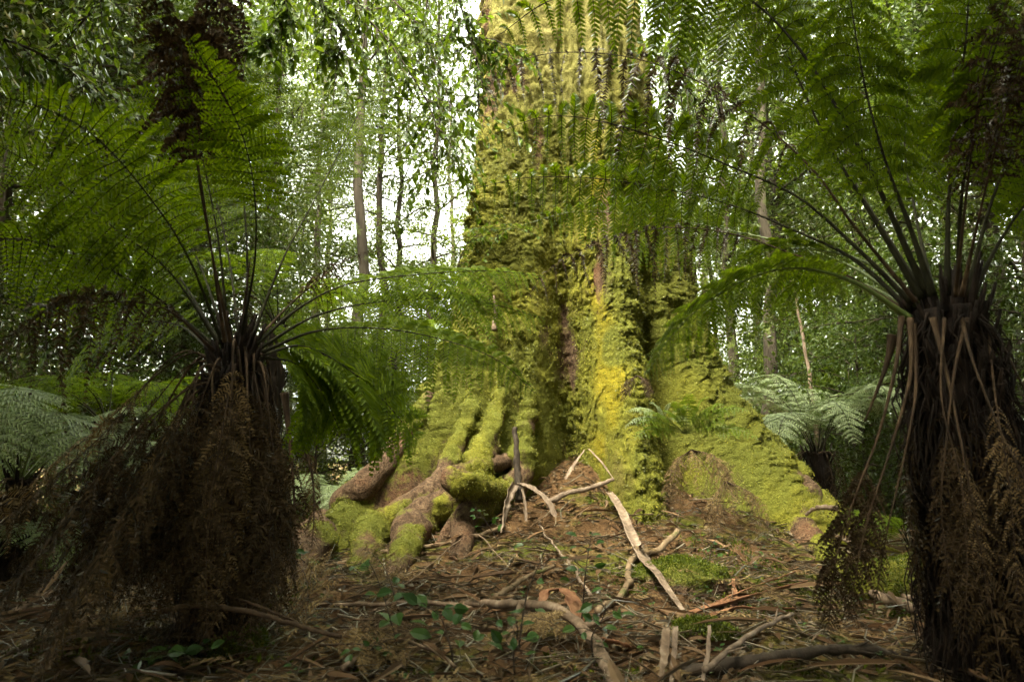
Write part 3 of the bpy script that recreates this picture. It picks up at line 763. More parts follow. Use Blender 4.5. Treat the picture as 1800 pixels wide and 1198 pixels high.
# --- further ferns
def radial_fern(name, loc, h, n, L, label, mat, stem, seed, trunk_r=.09, az=(0, 2 * pi), Lp=.28, arch=.9, deadn=0, dmat=None, up=.9, npin=26, npl=13, group=None):
    rng = np.random.default_rng(seed)
    base = np.array([loc[0], loc[1], gz(loc[0], loc[1])])
    root = thing(name, base, label, 'fern' if h < .35 else 'tree fern', group)
    top = base + ZUP * h
    if h > .2: fern_trunk(root, [base - ZUP * .08, base + ZUP * h * .5, top], trunk_r * 1.15, trunk_r, seed, 40, 60)
    for k in range(n):
        a = az[0] + (az[1] - az[0]) * (k + rng.uniform(.1, .9)) / n
        o = np.array([sin(a), -cos(a), 0]); l = L * rng.uniform(.75, 1.1); u = up * rng.uniform(.6, 1.25)
        pts = [top + o * .03, top + o * l * .22 + ZUP * l * .30 * u, top + o * l * .5 + ZUP * l * .42 * u, top + o * l * .78 + ZUP * l * .32 * u, top + o * l + ZUP * l * (.42 * u - .42 * arch)]
        frond(root, pts, mat, stem, Lp=Lp * rng.uniform(.85, 1.1), droop=.25, start=.2, npin=npin, npl=npl, seed=seed * 31 + k, thick=.007)
    for k in range(deadn):
        a = rng.uniform(0, 2 * pi); o = np.array([sin(a), -cos(a), 0]); l = h * .9 + .1
        pts = [top + o * .04, top + o * .22 - ZUP * .02, top + o * .32 - ZUP * l * .5, top + o * .36 - ZUP * l * .9]
        frond(root, pts, dmat or M['frond_dead'], M['stalk_dead'], Lp=.13, droop=.8, start=.2, npin=16, npl=9, dead=1, seed=seed * 31 + 60 + k, name='dead_frond')
    return root
p = U(40, 800, 5.2); radial_fern('tree_fern', (p[0], p[1]), .72, 17, 1.35, 'pale silvery green tree fern low at the far left edge', M['frond_skypale'], M['stalk_green'], 61, Lp=.34, deadn=4, up=.8)
p = U(60, 900, 5.0); radial_fern('fern', (p[0] - .3, p[1]), .15, 9, .8, 'small pale fern on the ground below the silvery tree fern', M['frond_skypale'], M['stalk_green'], 62, Lp=.24)
p = U(1440, 850, 8.6); radial_fern('tree_fern', (p[0], p[1]), .85, 14, 1.75, 'pale tree fern behind the right buttress with upright stalks', M['frond_skypale'], M['stalk'], 63, trunk_r=.16, Lp=.36, up=1.25, deadn=6)
p = U(1330, 850, 12); radial_fern('tree_fern', (p[0], p[1]), .9, 12, 1.6, 'small pale fern half hidden behind the mossy right buttress', M['frond_skypale'], M['stalk'], 64, trunk_r=.14, Lp=.34, up=1.1)
p = U(190, 760, 6.3); radial_fern('tree_fern', (p[0], p[1]), 1.15, 14, 1.5, 'bright green tree fern behind the dead skirt on the left', M['frond'], M['stalk'], 65, trunk_r=.12, Lp=.36, up=.7, deadn=6, dmat=M['frond_tan'])
p = U(1610, 1010, 6.0); radial_fern('fern', (p[0], p[1]), .12, 9, .7, 'dim green ground fern behind the mossy log', M['frond'], M['stalk'], 66, Lp=.20)
p = U(575, 900, 7.4); radial_fern('fern', (p[0], p[1]), .3, 10, .85, 'blue green fern behind the large brown root', M['frond_skypale'], M['stalk_green'], 67, Lp=.24)
p = U(520, 480, 9.0); radial_fern('tree_fern', (p[0] - .2, p[1]), 2.7, 13, 1.9, 'tall slender tree fern standing in the bright gap', M['frond'], M['stalk'], 68, trunk_r=.10, Lp=.36, up=.8)
p = U(690, 560, 12.0); radial_fern('tree_fern', (p[0], p[1]), 2.6, 13, 1.9, 'distant tree fern near the pair of thin trunks', M['frond'], M['stalk'], 69, trunk_r=.10, Lp=.36, up=.8)
p = U(1300, 700, 11.0); radial_fern('tree_fern', (p[0] + 2.6, p[1]), 1.9, 13, 1.9, 'green tree fern deep in the forest at the right', M['frond'], M['stalk'], 70, trunk_r=.11, Lp=.36, up=.8)

# small ferns growing on the trunk, and the withered one between the buttresses
def tuft_fern(at_, n, L, label, mat, stem, seed, face, Lp, dead=0., name='fern', spread=1.0):
    rng = np.random.default_rng(seed)
    root = thing(name, at_, label, 'fern')
    face = norm(np.array(face, float)); side = norm(np.cross(ZUP, face))
    for k in range(n):
        a = (k / (n - 1) - .5) * pi * spread; l = L * rng.uniform(.7, 1.1)
        o = norm(face * (.6 + .4 * rng.random()) + side * sin(a) * 1.1 + ZUP * (cos(a) * .75 - dead * 1.1))
        pts = [at_, at_ + o * l * .4, at_ + o * l * .75 - ZUP * l * .08, at_ + o * l - ZUP * l * (.25 + .5 * dead)]
        frond(root, pts, mat, stem, Lp=Lp * rng.uniform(.8, 1.15), droop=.3 + dead * .5, start=.18, npin=15, npl=8, seed=seed * 17 + k, thick=.004, dead=dead, hint=tuple(face * .6 + ZUP * .6), ratio=.26,
              name='dead_frond' if dead else 'frond')
    return root
tuft_fern(U(1205, 762, 6.05), 11, .62, 'bright green fern sprouting between the two right buttresses', M['frond'], M['stalk_green'], 81, (-.1, -1, .35), .12)
tuft_fern(U(1170, 735, 6.25), 6, .36, 'small blue green fern clinging to the mossy ridge', M['frond_skypale'], M['stalk_green'], 82, (-.5, -1, .1), .07)
tuft_fern(U(1215, 790, 6.05), 12, .50, 'withered straw coloured fern hanging between the buttresses', M['frond_tan'], M['stalk_dead'], 83, (.1, -1, 0), .10, dead=.8, name='dead_fern', spread=1.5)
tuft_fern(U(1275, 845, 5.85), 10, .40, 'second withered fern lower on the root slope', M['frond_tan'], M['stalk_dead'], 84, (.2, -1, 0), .09, dead=.9, name='dead_fern', spread=1.2)
tuft_fern(U(1120, 660, 6.35), 6, .26, 'little brown dried fern high on the mossy ridge', M['frond_dead'], M['stalk_dead'], 85, (-.2, -1, 0), .07, dead=.9, name='dead_fern')

# ------------------------------------------------------------------ trees of the forest
def leaf_cloud(mb, C_, rad, per, size, rng, flat=.45):
    """Sprays of leaves round each centre."""
    n = len(C_); base = np.repeat(C_, per, 0)
    r = np.repeat(rad, per)[:, None]
    v = rng.normal(size=(n * per, 3)); v = norm(v) * rng.random((n * per, 1)) ** .45; v[:, 2] *= flat
    P = base + v * r
    d = norm(v * np.array([1, 1, .4]) + rng.normal(size=P.shape) * .5 + np.array([0, 0, -.25]))
    nn = norm(rng.normal(size=P.shape) * .55 + np.array([0, 0, 1]))
    L = size * rng.uniform(.6, 1.25, len(P))
    simple_leaves(mb, P, d, nn, L, L * .52, .15)

def tree_meshes(seed, H, trunk_r, crown_lo, crown_r, nb, per, size, lean=0.0):
    """Trunk with limbs, and a crown of leaf sprays gathered at the limb ends."""
    rng = np.random.default_rng(seed)
    mt = MB(); k = 26
    zz = np.linspace(-.3, H, k)
    wob = np.cumsum(rng.normal(size=(k, 2)), 0) * .035 * H / 12
    P = np.stack([wob[:, 0] + lean * zz, wob[:, 1], zz], -1)
    rad = trunk_r * (1.25 * np.exp(-np.clip(zz, 0, 99) / .35) * .35 + np.linspace(1, .22, k))
    sweep(mt, P, rad, k=12, rough=.09, seed=seed)
    C_, Rr = [], []
    for b in range(nb):
        t = crown_lo + (1 - crown_lo) * (b + rng.random()) / nb
        i = min(int(t * (k - 1)), k - 1); o = P[i]
        a = b * 2.4 + rng.normal() * .4
        shape = (.35 + .65 * sin(pi * min(1, (t - crown_lo) / (1 - crown_lo) * .9 + .12)))
        l = crown_r * shape * rng.uniform(.6, 1.15)
        d = np.array([cos(a), sin(a), rng.uniform(-.05, .45)])
        e = o + d * l + np.array([0, 0, -.10 * l])
        q = spline([o, o + d * l * .5 + ZUP * .08 * l + rng.normal(size=3) * .06 * l, e], 9)
        sweep(mt, q, np.linspace(max(.012, rad[i] * .38), .006, 9), k=5)
        for s_ in range(3):
            j = 3 + s_ * 2; d2 = norm(d + rng.normal(size=3) * .7); l2 = l * rng.uniform(.25, .45)
            e2 = q[j] + d2 * l2
            sweep(mt, spline([q[j], q[j] + d2 * l2 * .5 + ZUP * .03, e2], 4), np.linspace(.010, .004, 4), k=4)
            C_.append(e2); Rr.append(rng.uniform(.30, .62))
        C_.append(e); Rr.append(rng.uniform(.4, .75)); C_.append(q[5]); Rr.append(rng.uniform(.3, .6))
    mc = MB(); leaf_cloud(mc, np.array(C_), np.array(Rr) * crown_r / 2.0, per, size, rng)
    return mt, mc

PROTO = {}
def proto(kind):
    if kind in PROTO: return PROTO[kind]
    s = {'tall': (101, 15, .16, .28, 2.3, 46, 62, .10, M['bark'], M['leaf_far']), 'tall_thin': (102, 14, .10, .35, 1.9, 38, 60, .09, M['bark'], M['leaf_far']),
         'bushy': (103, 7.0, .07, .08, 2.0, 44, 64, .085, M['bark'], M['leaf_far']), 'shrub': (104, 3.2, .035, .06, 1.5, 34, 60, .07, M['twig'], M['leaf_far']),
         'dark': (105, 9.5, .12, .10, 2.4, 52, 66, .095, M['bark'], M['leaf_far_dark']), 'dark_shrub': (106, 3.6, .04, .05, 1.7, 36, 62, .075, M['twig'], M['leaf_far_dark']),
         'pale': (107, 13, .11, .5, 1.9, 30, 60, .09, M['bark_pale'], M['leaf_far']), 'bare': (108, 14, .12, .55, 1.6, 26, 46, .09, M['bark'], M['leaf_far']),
         }[kind]
    mt, mc = tree_meshes(*s[:8])
    PROTO[kind] = (mt, mc, s[8], s[9], [])
    return PROTO[kind]

def plant_tree(kind, x, y, label, scale=1.0, rot=0.0, group=None, sxy=None, name='tree', tilt=(0, 0), cat='tree'):
    mt, mc, m1, m2, made = proto(kind)
    root = thing(name, (x, y, gz(x, y) if abs(x) < 50 else .1), label, cat, group)
    root.rotation_euler = (tilt[0], tilt[1], rot); s = sxy or scale
    root.scale = (s, s, scale)
    if not made:
        t = mt.build('trunk', m1, root); c = mc.build('crown', m2, root, smooth=False); made += [t, c]
    else:
        for o in made:
            c = o.copy(); c.parent = root; COL.objects.link(c)
    return root

def PX(px, Y): return (px - 900) / F * Y * 1.0 / cos(PITCH) * 1.0
# named trunks one can pick out
for kind, px, Y, sc, rot, lab in [
    ('bare', 612, 12.5, 1.15, .3, 'thick mossy grey trunk standing in the bright gap beside the giant'),
    ('bare', 688, 15.0, .95, 1.9, 'dark thin trunk of the close pair, the one nearer the left tree fern'),
    ('tall_thin', 706, 16.0, 1.0, 2.7, 'dark thin trunk of the close pair, the one nearer the giant tree'),
    ('pale', 548, 17.0, 1.1, 4.0, 'pale slender trunk rising high through the bright gap'),
    ('bare', 1328, 11.5, 1.1, 5.1, 'grey spotted trunk just right of the giant'),
    ('tall', 1385, 13.5, 1.0, .9, 'dark straight trunk second to the right of the giant'),
    ('pale', 1612, 13.0, 1.0, 2.2, 'pale bleached trunk seen behind the right tree fern'),
    ('tall_thin', 1540, 18.0, 1.0, 2.5, 'faint thin trunk between the pale trunk and the giant'),
    ('tall', 60, 11.0, 1.0, 3.3, 'dark trunk at the far left edge among leaves'),
    ('tall', 330, 14.0, 1.05, 4.4, 'dark trunk hidden behind the left tree fern'),
    ('pale', 1455, 20.0, 1.2, 1.3, 'slim pale trunk deep in the forest at the right'),
    ('tall', 1770, 10.0, 1.0, 5.5, 'dark trunk at the far right edge behind the tree fern'),
]:
    plant_tree(kind, PX(px, Y), Y, lab, sc, rot)
# the leafy mass of the forest
fill = [
    ('left', 'dim leafy understorey tree in the dark forest on the left', 'understorey trees on the left',
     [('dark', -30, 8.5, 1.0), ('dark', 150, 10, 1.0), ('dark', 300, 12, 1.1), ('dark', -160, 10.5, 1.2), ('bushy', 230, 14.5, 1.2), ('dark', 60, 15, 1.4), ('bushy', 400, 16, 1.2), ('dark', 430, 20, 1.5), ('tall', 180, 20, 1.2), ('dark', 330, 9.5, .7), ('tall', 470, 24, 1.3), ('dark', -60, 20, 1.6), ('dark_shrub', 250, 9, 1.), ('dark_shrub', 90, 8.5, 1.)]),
    ('gap', 'sunlit leafy tree in the bright gap left of the giant', 'trees in the bright gap',
     [('bushy', 640, 20, 1.1), ('tall', 575, 27, 1.1), ('bushy', 735, 24, 1.2), ('tall_thin', 745, 15, 1.0), ('shrub', 620, 13, 1.0), ('shrub', 700, 14, 1.1), ('bushy', 780, 18, .75), ('shrub', 560, 11.5, 1.0), ('tall', 800, 32, 1.2), ('shrub', 660, 17, 1.3), ('bushy', 520, 19, 1.2), ('shrub', 780, 12.5, .8), ('tall_thin', 480, 14, 1.0)]),
    ('right', 'leafy understorey tree in the green forest on the right', 'understorey trees on the right',
     [('tall', 1215, 16, 1.1), ('tall_thin', 1275, 13, 1.1), ('bushy', 1260, 17, 1.2), ('bushy', 1420, 16, 1.2), ('tall', 1330, 22, 1.2), ('dark', 1520, 12.5, 1.1), ('dark', 1680, 11.5, 1.1), ('dark', 1830, 9, 1.0), ('bushy', 1490, 20, 1.4), ('dark', 1600, 17, 1.4), ('tall', 1400, 26, 1.3), ('bushy', 1350, 14, 1.0), ('dark_shrub', 1560, 10, 1.1), ('shrub', 1400, 12, 1.0), ('dark_shrub', 1700, 8.5, 1.0), ('shrub', 1290, 13, .9), ('dark', 1960, 12, 1.3), ('tall', 1720, 22, 1.3), ('tall', 1240, 28, 1.3), ('shrub', 1480, 14, 1.2), ('tall', 1560, 28, 1.4), ('dark_shrub', 1500, 9.5, .8)]),
]
k = 0
for _, lab, grp, items in fill:
    for kind, px, Y, sc in items:
        k += 1
        shrub_ = 'shrub' in kind
        plant_tree(kind, PX(px, Y), Y, lab.replace(' tree ', ' shrub ') if shrub_ else lab, sc, k * 1.7, grp.replace('trees', 'shrubs') if shrub_ else grp,
                   name='shrub' if shrub_ else 'tree', cat='shrub' if shrub_ else 'tree')

# far wood that closes the view
def far_wood():
    rng = np.random.default_rng(5)
    n = 900; a = rng.uniform(-.85, .85, n); d = rng.uniform(30, 55, n)
    x = np.sin(a) * d; y = np.cos(a) * d; z = rng.uniform(.3, 1, n) ** 1.3 * rng.uniform(1, 17, n)
    keep = ~((np.abs(a + .20) < .17) & (z > 3.5)) & (rng.random(n) < .75)
    mb = MB(); C_ = np.stack([x, y, z], -1)[keep]
    leaf_cloud(mb, C_, rng.uniform(1.0, 2.2, len(C_)), 46, .26, rng, .6)
    o = mb.build('forest', M['leaf_far'], smooth=False)
    tag(o, 'far green wood closing the view between the trunks', 'forest', kind='stuff')
far_wood()

# leaf clumps added without trees to shade the foreground; open above the giant tree
def shade_canopy():
    rng = np.random.default_rng(6)
    def clear(x, y, z):      # gaps shaped so light reaches the trunk, slope, left fronds and pale fern
        t = (z - 1.6) / sd[2]; gx = x - sd[0] * t; gy = y - sd[1] * t
        g = ((gx - .75) / 2.2) ** 2 + ((gy - 5.9) / 2.7) ** 2
        g = np.minimum(g, ((gx + .9) / 1.4) ** 2 + ((gy - 6.3) / 1.3) ** 2)
        g = np.minimum(g, ((gx + .5) / 1.05) ** 2 + ((gy - 4.2) / 1.1) ** 2)
        return (g > rng.uniform(.75, 1.15, len(x))) & (np.hypot(x - TC[0], y - TC[1]) > 3.2) & (np.hypot(x + 3.6, y - 5.6) > 1.3)
    n = 3400
    x = rng.uniform(-12, 12, n); y = rng.uniform(-10, 6, n); z = rng.uniform(6.0, 10.5, n)
    k = clear(x, y, z); C_ = np.stack([x, y, z], -1)[k]
    m = 1700; a = rng.uniform(-2.1, 2.1, m); d = rng.uniform(6, 11, m)      # unseen leaf curtain behind and beside the viewer, added to cut low light
    C_ = np.vstack([C_, np.stack([np.sin(a) * d, -np.cos(a) * d, rng.uniform(.5, 7, m)], -1)])
    mb = MB(); leaf_cloud(mb, C_, rng.uniform(.5, .95, len(C_)), 44, .24, rng, .5)
    n = 300                                                                  # extra unseen leaf clumps added to darken the two near tree ferns
    x = np.where(np.arange(n) % 2, rng.uniform(-5, -1.3, n), rng.uniform(1.9, 5, n)); y = rng.uniform(-.5, 3.3, n); z = rng.uniform(3.9, 5.2, n)
    k = clear(x, y, z); leaf_cloud(mb, np.stack([x, y, z], -1)[k], np.full(int(k.sum()), .55), 60, .16, rng, .5)
    n = 1500; sg = rng.random(n) < .5                                        # added roof carried on at both sides to darken the forest there
    x = np.where(sg, rng.uniform(-12, -4.2, n), rng.uniform(6.0, 14, n)); y = rng.uniform(5, 14, n); z = rng.uniform(6.0, 11, n)
    k = clear(x, y, z) & (x / y < np.where(sg, -.32, 9)) & (sg | (x / y > .54)) & (np.abs(x / y) > .42 * sg)
    C_ = np.stack([x, y, z], -1)[k]
    leaf_cloud(mb, C_, rng.uniform(.5, .95, len(C_)), 80, .13, rng, .5)
    o = mb.build('shade_foliage', M['leaf_far_dark'], smooth=False)
    tag(o, 'high roof of leaves added to shade the foreground', 'shade_canopy', kind='stuff')
shade_canopy()

# ------------------------------------------------------------------ leafy branches hanging in at the top
def leafy_branch(path, label, seed, nt_=22, leaf=.066, spread=.35, name='leafy_branch', thick=.010, mat='leaf', droop=.5, per=11):
    rng = np.random.default_rng(seed)
    P = spline(px3(path), 40)
    root = thing(name, P[0], label, 'branch')
    ms = MB(); sweep(ms, P, np.linspace(thick, thick * .25, 40), k=6, rough=.1, seed=seed)
    B, D, Nn, L = [], [], [], []
    T = norm(np.gradient(P, axis=0))
    nt_ = int(nt_ * 1.7)
    for k in range(nt_):
        i = int(39 * (.12 + .88 * (k + rng.random()) / nt_)); i = min(i, 39)
        d = norm(T[i] * .5 + rng.normal(size=3) * np.array([.9, .5, .5]) - ZUP * droop)
        l = spread * rng.uniform(.5, 1.1)
        q = spline([P[i], P[i] + d * l * .5, P[i] + d * l - ZUP * l * .22], 12)
        sweep(ms, q, np.linspace(.0035, .0015, 12), k=4)
        tq = norm(np.gradient(q, axis=0))
        for j in range(per):
            m = 1 + j % 11; sgn = 1 if j % 2 else -1
            sd_ = norm(np.cross(tq[m], ZUP)) * sgn
            B.append(q[m]); D.append(norm(sd_ * .8 + tq[m] * .6 + rng.normal(size=3) * .25 - ZUP * .25)); Nn.append(norm(ZUP + rng.normal(size=3) * .4)); L.append(leaf * rng.uniform(.7, 1.2))
    child(ms, 'stem', M['twig'], root)
    mb = MB(); L = np.array(L); blades(mb, np.array(B), np.array(D), np.array(Nn), L, L * .52)
    child(mb, 'leaves', M[mat], root, smooth=False)
for i, (path, lab, kw) in enumerate([
    ([(790, -80, 4.6), (815, 30, 4.6), (838, 110, 4.55), (842, 210, 4.5)], 'dark leafy twig hanging against the left edge of the giant trunk', dict(nt_=20, spread=.42)),
    ([(640, -80, 4.8), (700, 10, 4.8), (770, 60, 4.75), (870, 70, 4.7), (905, 110, 4.7)], 'leafy bough reaching across the top of the giant trunk', dict(nt_=30, spread=.40)),
    ([(560, -90, 4.2), (600, -10, 4.2), (680, 70, 4.3), (760, 200, 4.4), (770, 300, 4.4)], 'long drooping leafy bough over the bright gap', dict(nt_=34, spread=.48)),
    ([(480, -60, 3.6), (500, 20, 3.6), (470, 70, 3.6), (430, 90, 3.6)], 'dark leafy twig at the top beside the tall fern frond', dict(nt_=22, spread=.26, leaf=.06)),
    ([(520, -80, 4.0), (570, 10, 4.0), (600, 60, 4.0), (590, 120, 4.0)], 'small leafy spray at the top of the bright gap', dict(nt_=22, spread=.32)),
    ([(820, 640, 7.6), (800, 500, 7.3), (830, 420, 7.1), (900, 400, 6.9)], 'thin leafy shrub growing up the left side of the trunk', dict(nt_=26, spread=.45, droop=.1, name='climbing_shrub')),
    ([(1190, -90, 5.2), (1210, 20, 5.2), (1190, 110, 5.1), (1230, 190, 5.1)], 'light green leafy spray beside the top of the trunk', dict(nt_=22, spread=.45, leaf=.07)),
    ([(1130, -100, 6.3), (1180, 40, 6.3), (1215, 170, 6.2), (1250, 280, 6.2)], 'leafy bough hanging close to the right edge of the upper trunk', dict(nt_=30, spread=.55, leaf=.075)),
    ([(760, -90, 6.0), (750, 60, 6.0), (790, 180, 6.0), (800, 300, 6.0)], 'fine leafy bough just left of the upper trunk', dict(nt_=34, spread=.6, leaf=.06)),
    ([(-60, 40, 3.4), (60, 90, 3.5), (130, 130, 3.6), (180, 190, 3.7)], 'dark leafy bough across the top left corner', dict(nt_=30, spread=.5)),
    ([(150, -90, 4.0), (170, 0, 4.1), (120, 80, 4.2), (160, 170, 4.3)], 'dark leafy bough hanging beside the withered frond', dict(nt_=32, spread=.55)),
]):
    leafy_branch(path, lab, 300 + i, **kw)

# ------------------------------------------------------------------ saplings and seedlings in front
def sapling(path, label, seed, n=12, leaf=.06, thick=.0045, name='sapling', spread=.10, cat='sapling'):
    rng = np.random.default_rng(seed)
    P = spline(path, 24)
    root = thing(name, P[0], label, cat)
    ms = MB(); sweep(ms, P, np.linspace(thick, thick * .35, 24), k=6)
    B, D, Nn, L = [], [], [], []
    for k in range(n):
        i = int(23 * (.30 + .70 * (k + .5) / n)); a = k * 2.4 + rng.normal() * .4
        o = np.array([cos(a), sin(a) * .9, .25]); e = P[i] + norm(o) * spread * rng.uniform(.3, 1.0)
        sweep(ms, np.stack([P[i], (P[i] + e) / 2 + ZUP * .008, e]), np.array([.0018, .0015, .001]), k=4)
        B.append(e); D.append(norm(o + rng.normal(size=3) * .3)); Nn.append(norm(ZUP + np.array([0, -.5, 0]) + rng.normal(size=3) * .45)); L.append(leaf * rng.uniform(.7, 1.25))
        if rng.random() < .5:
            B.append(e); D.append(norm(np.array([-o[1], o[0], .1]) + rng.normal(size=3) * .3)); Nn.append(norm(ZUP + rng.normal(size=3) * .4)); L.append(leaf * rng.uniform(.6, 1.0))
    child(ms, 'stem', M['twig'], root)
    mb = MB(); L = np.array(L); blades(mb, np.array(B), np.array(D), np.array(Nn), L, L * .62, .2)
    child(mb, 'leaves', M['sapling'], root, smooth=False)
def up_from(px, py, *rest):
    b = G(px, py); return [b] + [U(x, y, b[1] + dy) for x, y, dy in rest]
for i, (path, lab, kw) in enumerate([
    (up_from(708, 1180, (690, 1100, 0), (665, 1020, .05), (648, 985, .05)), 'bare dark seedling stem with a few leaves by the brown roots', dict(n=8, leaf=.085)),
    (up_from(910, 1150, (925, 1050, 0), (950, 985, 0), (965, 950, 0)), 'slim upright seedling stem in the middle of the litter', dict(n=5, leaf=.05)),
    (up_from(1020, 1120, (1025, 1060, 0), (1030, 1000, 0), (1040, 935, .02)), 'leafy green seedling standing on the lit slope', dict(n=16, leaf=.055, spread=.09)),
    (up_from(800, 1185, (790, 1130, 0), (775, 1085, 0), (745, 1060, 0)), 'low leafy seedling with broad leaves at the front', dict(n=13, leaf=.07, spread=.11)),
    (up_from(905, 1195, (903, 1150, 0), (910, 1110, 0), (905, 1080, 0)), 'small clump of seedling leaves at the bottom edge', dict(n=12, leaf=.06, spread=.09)),
    (up_from(1045, 1175, (1040, 1120, 0), (1060, 1085, 0), (1065, 1060, 0)), 'seedling with dark leaves beside the curled orange bark', dict(n=13, leaf=.055, spread=.09)),
    (up_from(175, 1190, (240, 1165, 0), (320, 1150, 0), (370, 1140, 0)), 'creeping sprig with pale blue green leaves at the bottom left', dict(n=14, leaf=.075, spread=.06)),
    (up_from(560, 1010, (500, 960, -1.2), (460, 950, -1.4), (425, 965, -1.5)), 'thin twig with pale leaves in front of the dead skirt', dict(n=10, leaf=.06, spread=.05)),
    (up_from(880, 960, (860, 925, 0), (850, 910, 0), (835, 890, 0)), 'tiny green seedling at the foot of the knuckled roots', dict(n=8, leaf=.06)),
    (up_from(1240, 1010, (1250, 960, 0), (1225, 945, 0)), 'tiny seedling on the mossy hump', dict(n=7, leaf=.05)),
    (up_from(620, 1180, (640, 1150, 0), (670, 1130, 0)), 'spreading seedling between fallen fronds at the front', dict(n=9, leaf=.05)),
]):
    sapling(path, lab, 400 + i, **kw)

# ------------------------------------------------------------------ bark strips, branches, roots lying about
def strip(path, wid, label, seed, mat='strip', curl=.5, twist=.6, name='bark_strip', n=36, taper=.35, cat='bark'):
    P = spline(path, n); t = np.linspace(0, 1, n)
    P = P + np.stack([vnoise(np.stack([t * 7] * 3, -1) + 9.1 * k, seed + 40) for k in range(3)], -1) * wid * .14
    w_ = wid * (1 + .22 * vnoise(np.stack([t * 11 + seed] * 3, -1), seed)) * (.75 + .25 * np.sin(t * 3 + seed)) * (1 - taper * np.abs(t * 2 - 1) ** 2.2)
    mb = MB(); sweep(mb, P, w_, sec=strip_section(curl, .10), twist=twist, rough=.05, seed=seed)
    o = mb.build(name, M[mat], origin=P[0]); return tag(o, label, cat)
def stick(path, r0, r1, label, seed, mat='stick', name='branch', side=0, cat='branch', rough=.26):
    rng = np.random.default_rng(seed)
    P = spline(path, 40); L = np.linalg.norm(P[-1] - P[0])
    P = P + np.stack([vnoise(np.stack([np.linspace(0, 9, 40)] * 3, -1) + 5.1 * k, seed) for k in range(3)], -1) * L * .008
    mb = MB(); sweep(mb, P, np.linspace(r0, r1, 40), k=10, rough=rough, seed=seed)
    T = norm(np.gradient(P, axis=0))
    for k in range(side):
        i = rng.integers(6, 36); d = norm(T[i] * .7 + rng.normal(size=3) * .6 + ZUP * .15); l = L * rng.uniform(.08, .2)
        sweep(mb, spline([P[i], P[i] + d * l * .5, P[i] + d * l], 6), np.linspace(r1 * .8, .002, 6), k=5)
    o = mb.build(name, M[mat], origin=P[0]); return tag(o, label, cat)
def g2(*pp): return [G(x, y, l) for x, y, l in pp]

strip(g2((1072, 896, .15), (1092, 938, .19), (1128, 1000, .10), (1160, 1046, .10), (1202, 1086, .03)), .046, 'long pale bark strip leaning down the middle of the slope', 1, curl=.35, twist=.15)
b0 = U(905, 850, 5.9)
strip([b0, U(893, 875, 5.8), U(886, 905, 5.7), U(880, 935, 5.6)], .045, 'curly pale bark strip hanging left of the snapped stick', 2, curl=.8, twist=1.6)
strip([U(912, 850, 5.9), U(940, 862, 5.75), U(962, 880, 5.7), U(976, 906, 5.65)], .045, 'pale bark strip drooping right of the snapped stick', 3, curl=.8, twist=-1.0)
strip([U(917, 852, 5.88), U(922, 880, 5.8), U(924, 915, 5.7)], .022, 'narrow bark shred between the two curly strips', 4)
strip([U(1028, 790, 6.75), U(1012, 812, 6.65), U(993, 842, 6.5)], .018, 'flat bark piece forming the left leg of the V', 5)
strip([U(1034, 788, 6.75), U(1055, 810, 6.55), U(1076, 838, 6.3)], .018, 'flat bark piece forming the right leg of the V', 6)
stick([U(905, 752, 6.2), U(908, 800, 6.1), U(911, 850, 5.98), U(912, 880, 5.9)], .022, .034, 'dark snapped stick standing upright before the hollow', 7, mat='twig', name='broken_stick')
stick([U(962, 882, 5.75), U(1000, 866, 5.85), U(1040, 856, 5.95), U(1078, 842, 6.05)], .024, .018, 'straight bark covered branch lying below the hollow', 8, mat='strip')
stick(g2((1195, 960, .10), (1165, 975, .06), (1120, 985, .04), (1105, 1010, .03), (1108, 1040, .03), (1075, 1068, .03), (1045, 1085, .02)), .022, .020, 'twisting bare root looping below the long bark strip', 9, mat='root', name='surface_root', cat='root')
stick(g2((545, 1020, .03), (580, 1000, .03), (640, 985, .04), (700, 972, .04), (770, 968, .04), (830, 955, .05), (885, 932, .05)), .016, .020, 'long thin root running across below the knuckled roots', 10, mat='root', name='surface_root', cat='root')
stick([U(538, 968, 5.55), U(548, 985, 5.45), U(552, 1005, 5.4), U(575, 1016, 5.4)], .022, .014, 'pale hooked root end below the largest brown root', 11, mat='root', name='surface_root', cat='root')
stick([G(820, 1080, .06), G(900, 1098, .10), G(985, 1120, .12), G(1040, 1160, .10), U(1085, 1205, 2.75)], .020, .028, 'long grey brown branch lying across the bottom middle', 12, side=3)
stick([U(1238, 1178, 2.7), U(1290, 1135, 2.9), U(1345, 1100, 3.1), U(1392, 1078, 3.3)], .012, .008, 'pale thin branch slanting up beside the brown fern curtain', 13, mat='strip', side=3)
strip([U(1172, 1102, 3.0), U(1168, 1150, 2.85), U(1160, 1210, 2.7)], .020, 'bark strip in the upright bundle, longest one', 14, mat='stick', curl=.4, twist=.2)
strip([U(1188, 1100, 3.02), U(1184, 1160, 2.85), U(1178, 1210, 2.7)], .018, 'bark strip in the upright bundle, paler one', 15, curl=.4, twist=-.2)
strip([U(1247, 1098, 2.95), U(1244, 1150, 2.8), U(1235, 1195, 2.7)], .016, 'grey split stick standing at the bottom beside the moss', 16, curl=.4, twist=.3)
strip(g2((1290, 1030, .05), (1292, 1060, .04), (1288, 1085, .05)), .028, 'short red bark plate propped on the mossy hump', 17, mat='strip_red', curl=.3)
strip(g2((945, 1100, .06), (965, 1090, .14), (1000, 1098, .15), (1020, 1118, .05)), .045, 'curled orange bark arching over the litter', 18, mat='strip_red', curl=.3, twist=.3)
strip([G(1050, 1140, .04), G(1075, 1150, .05), G(1110, 1160, .05)], .030, 'orange bark scrap behind the bottom branch', 19, mat='strip_red')
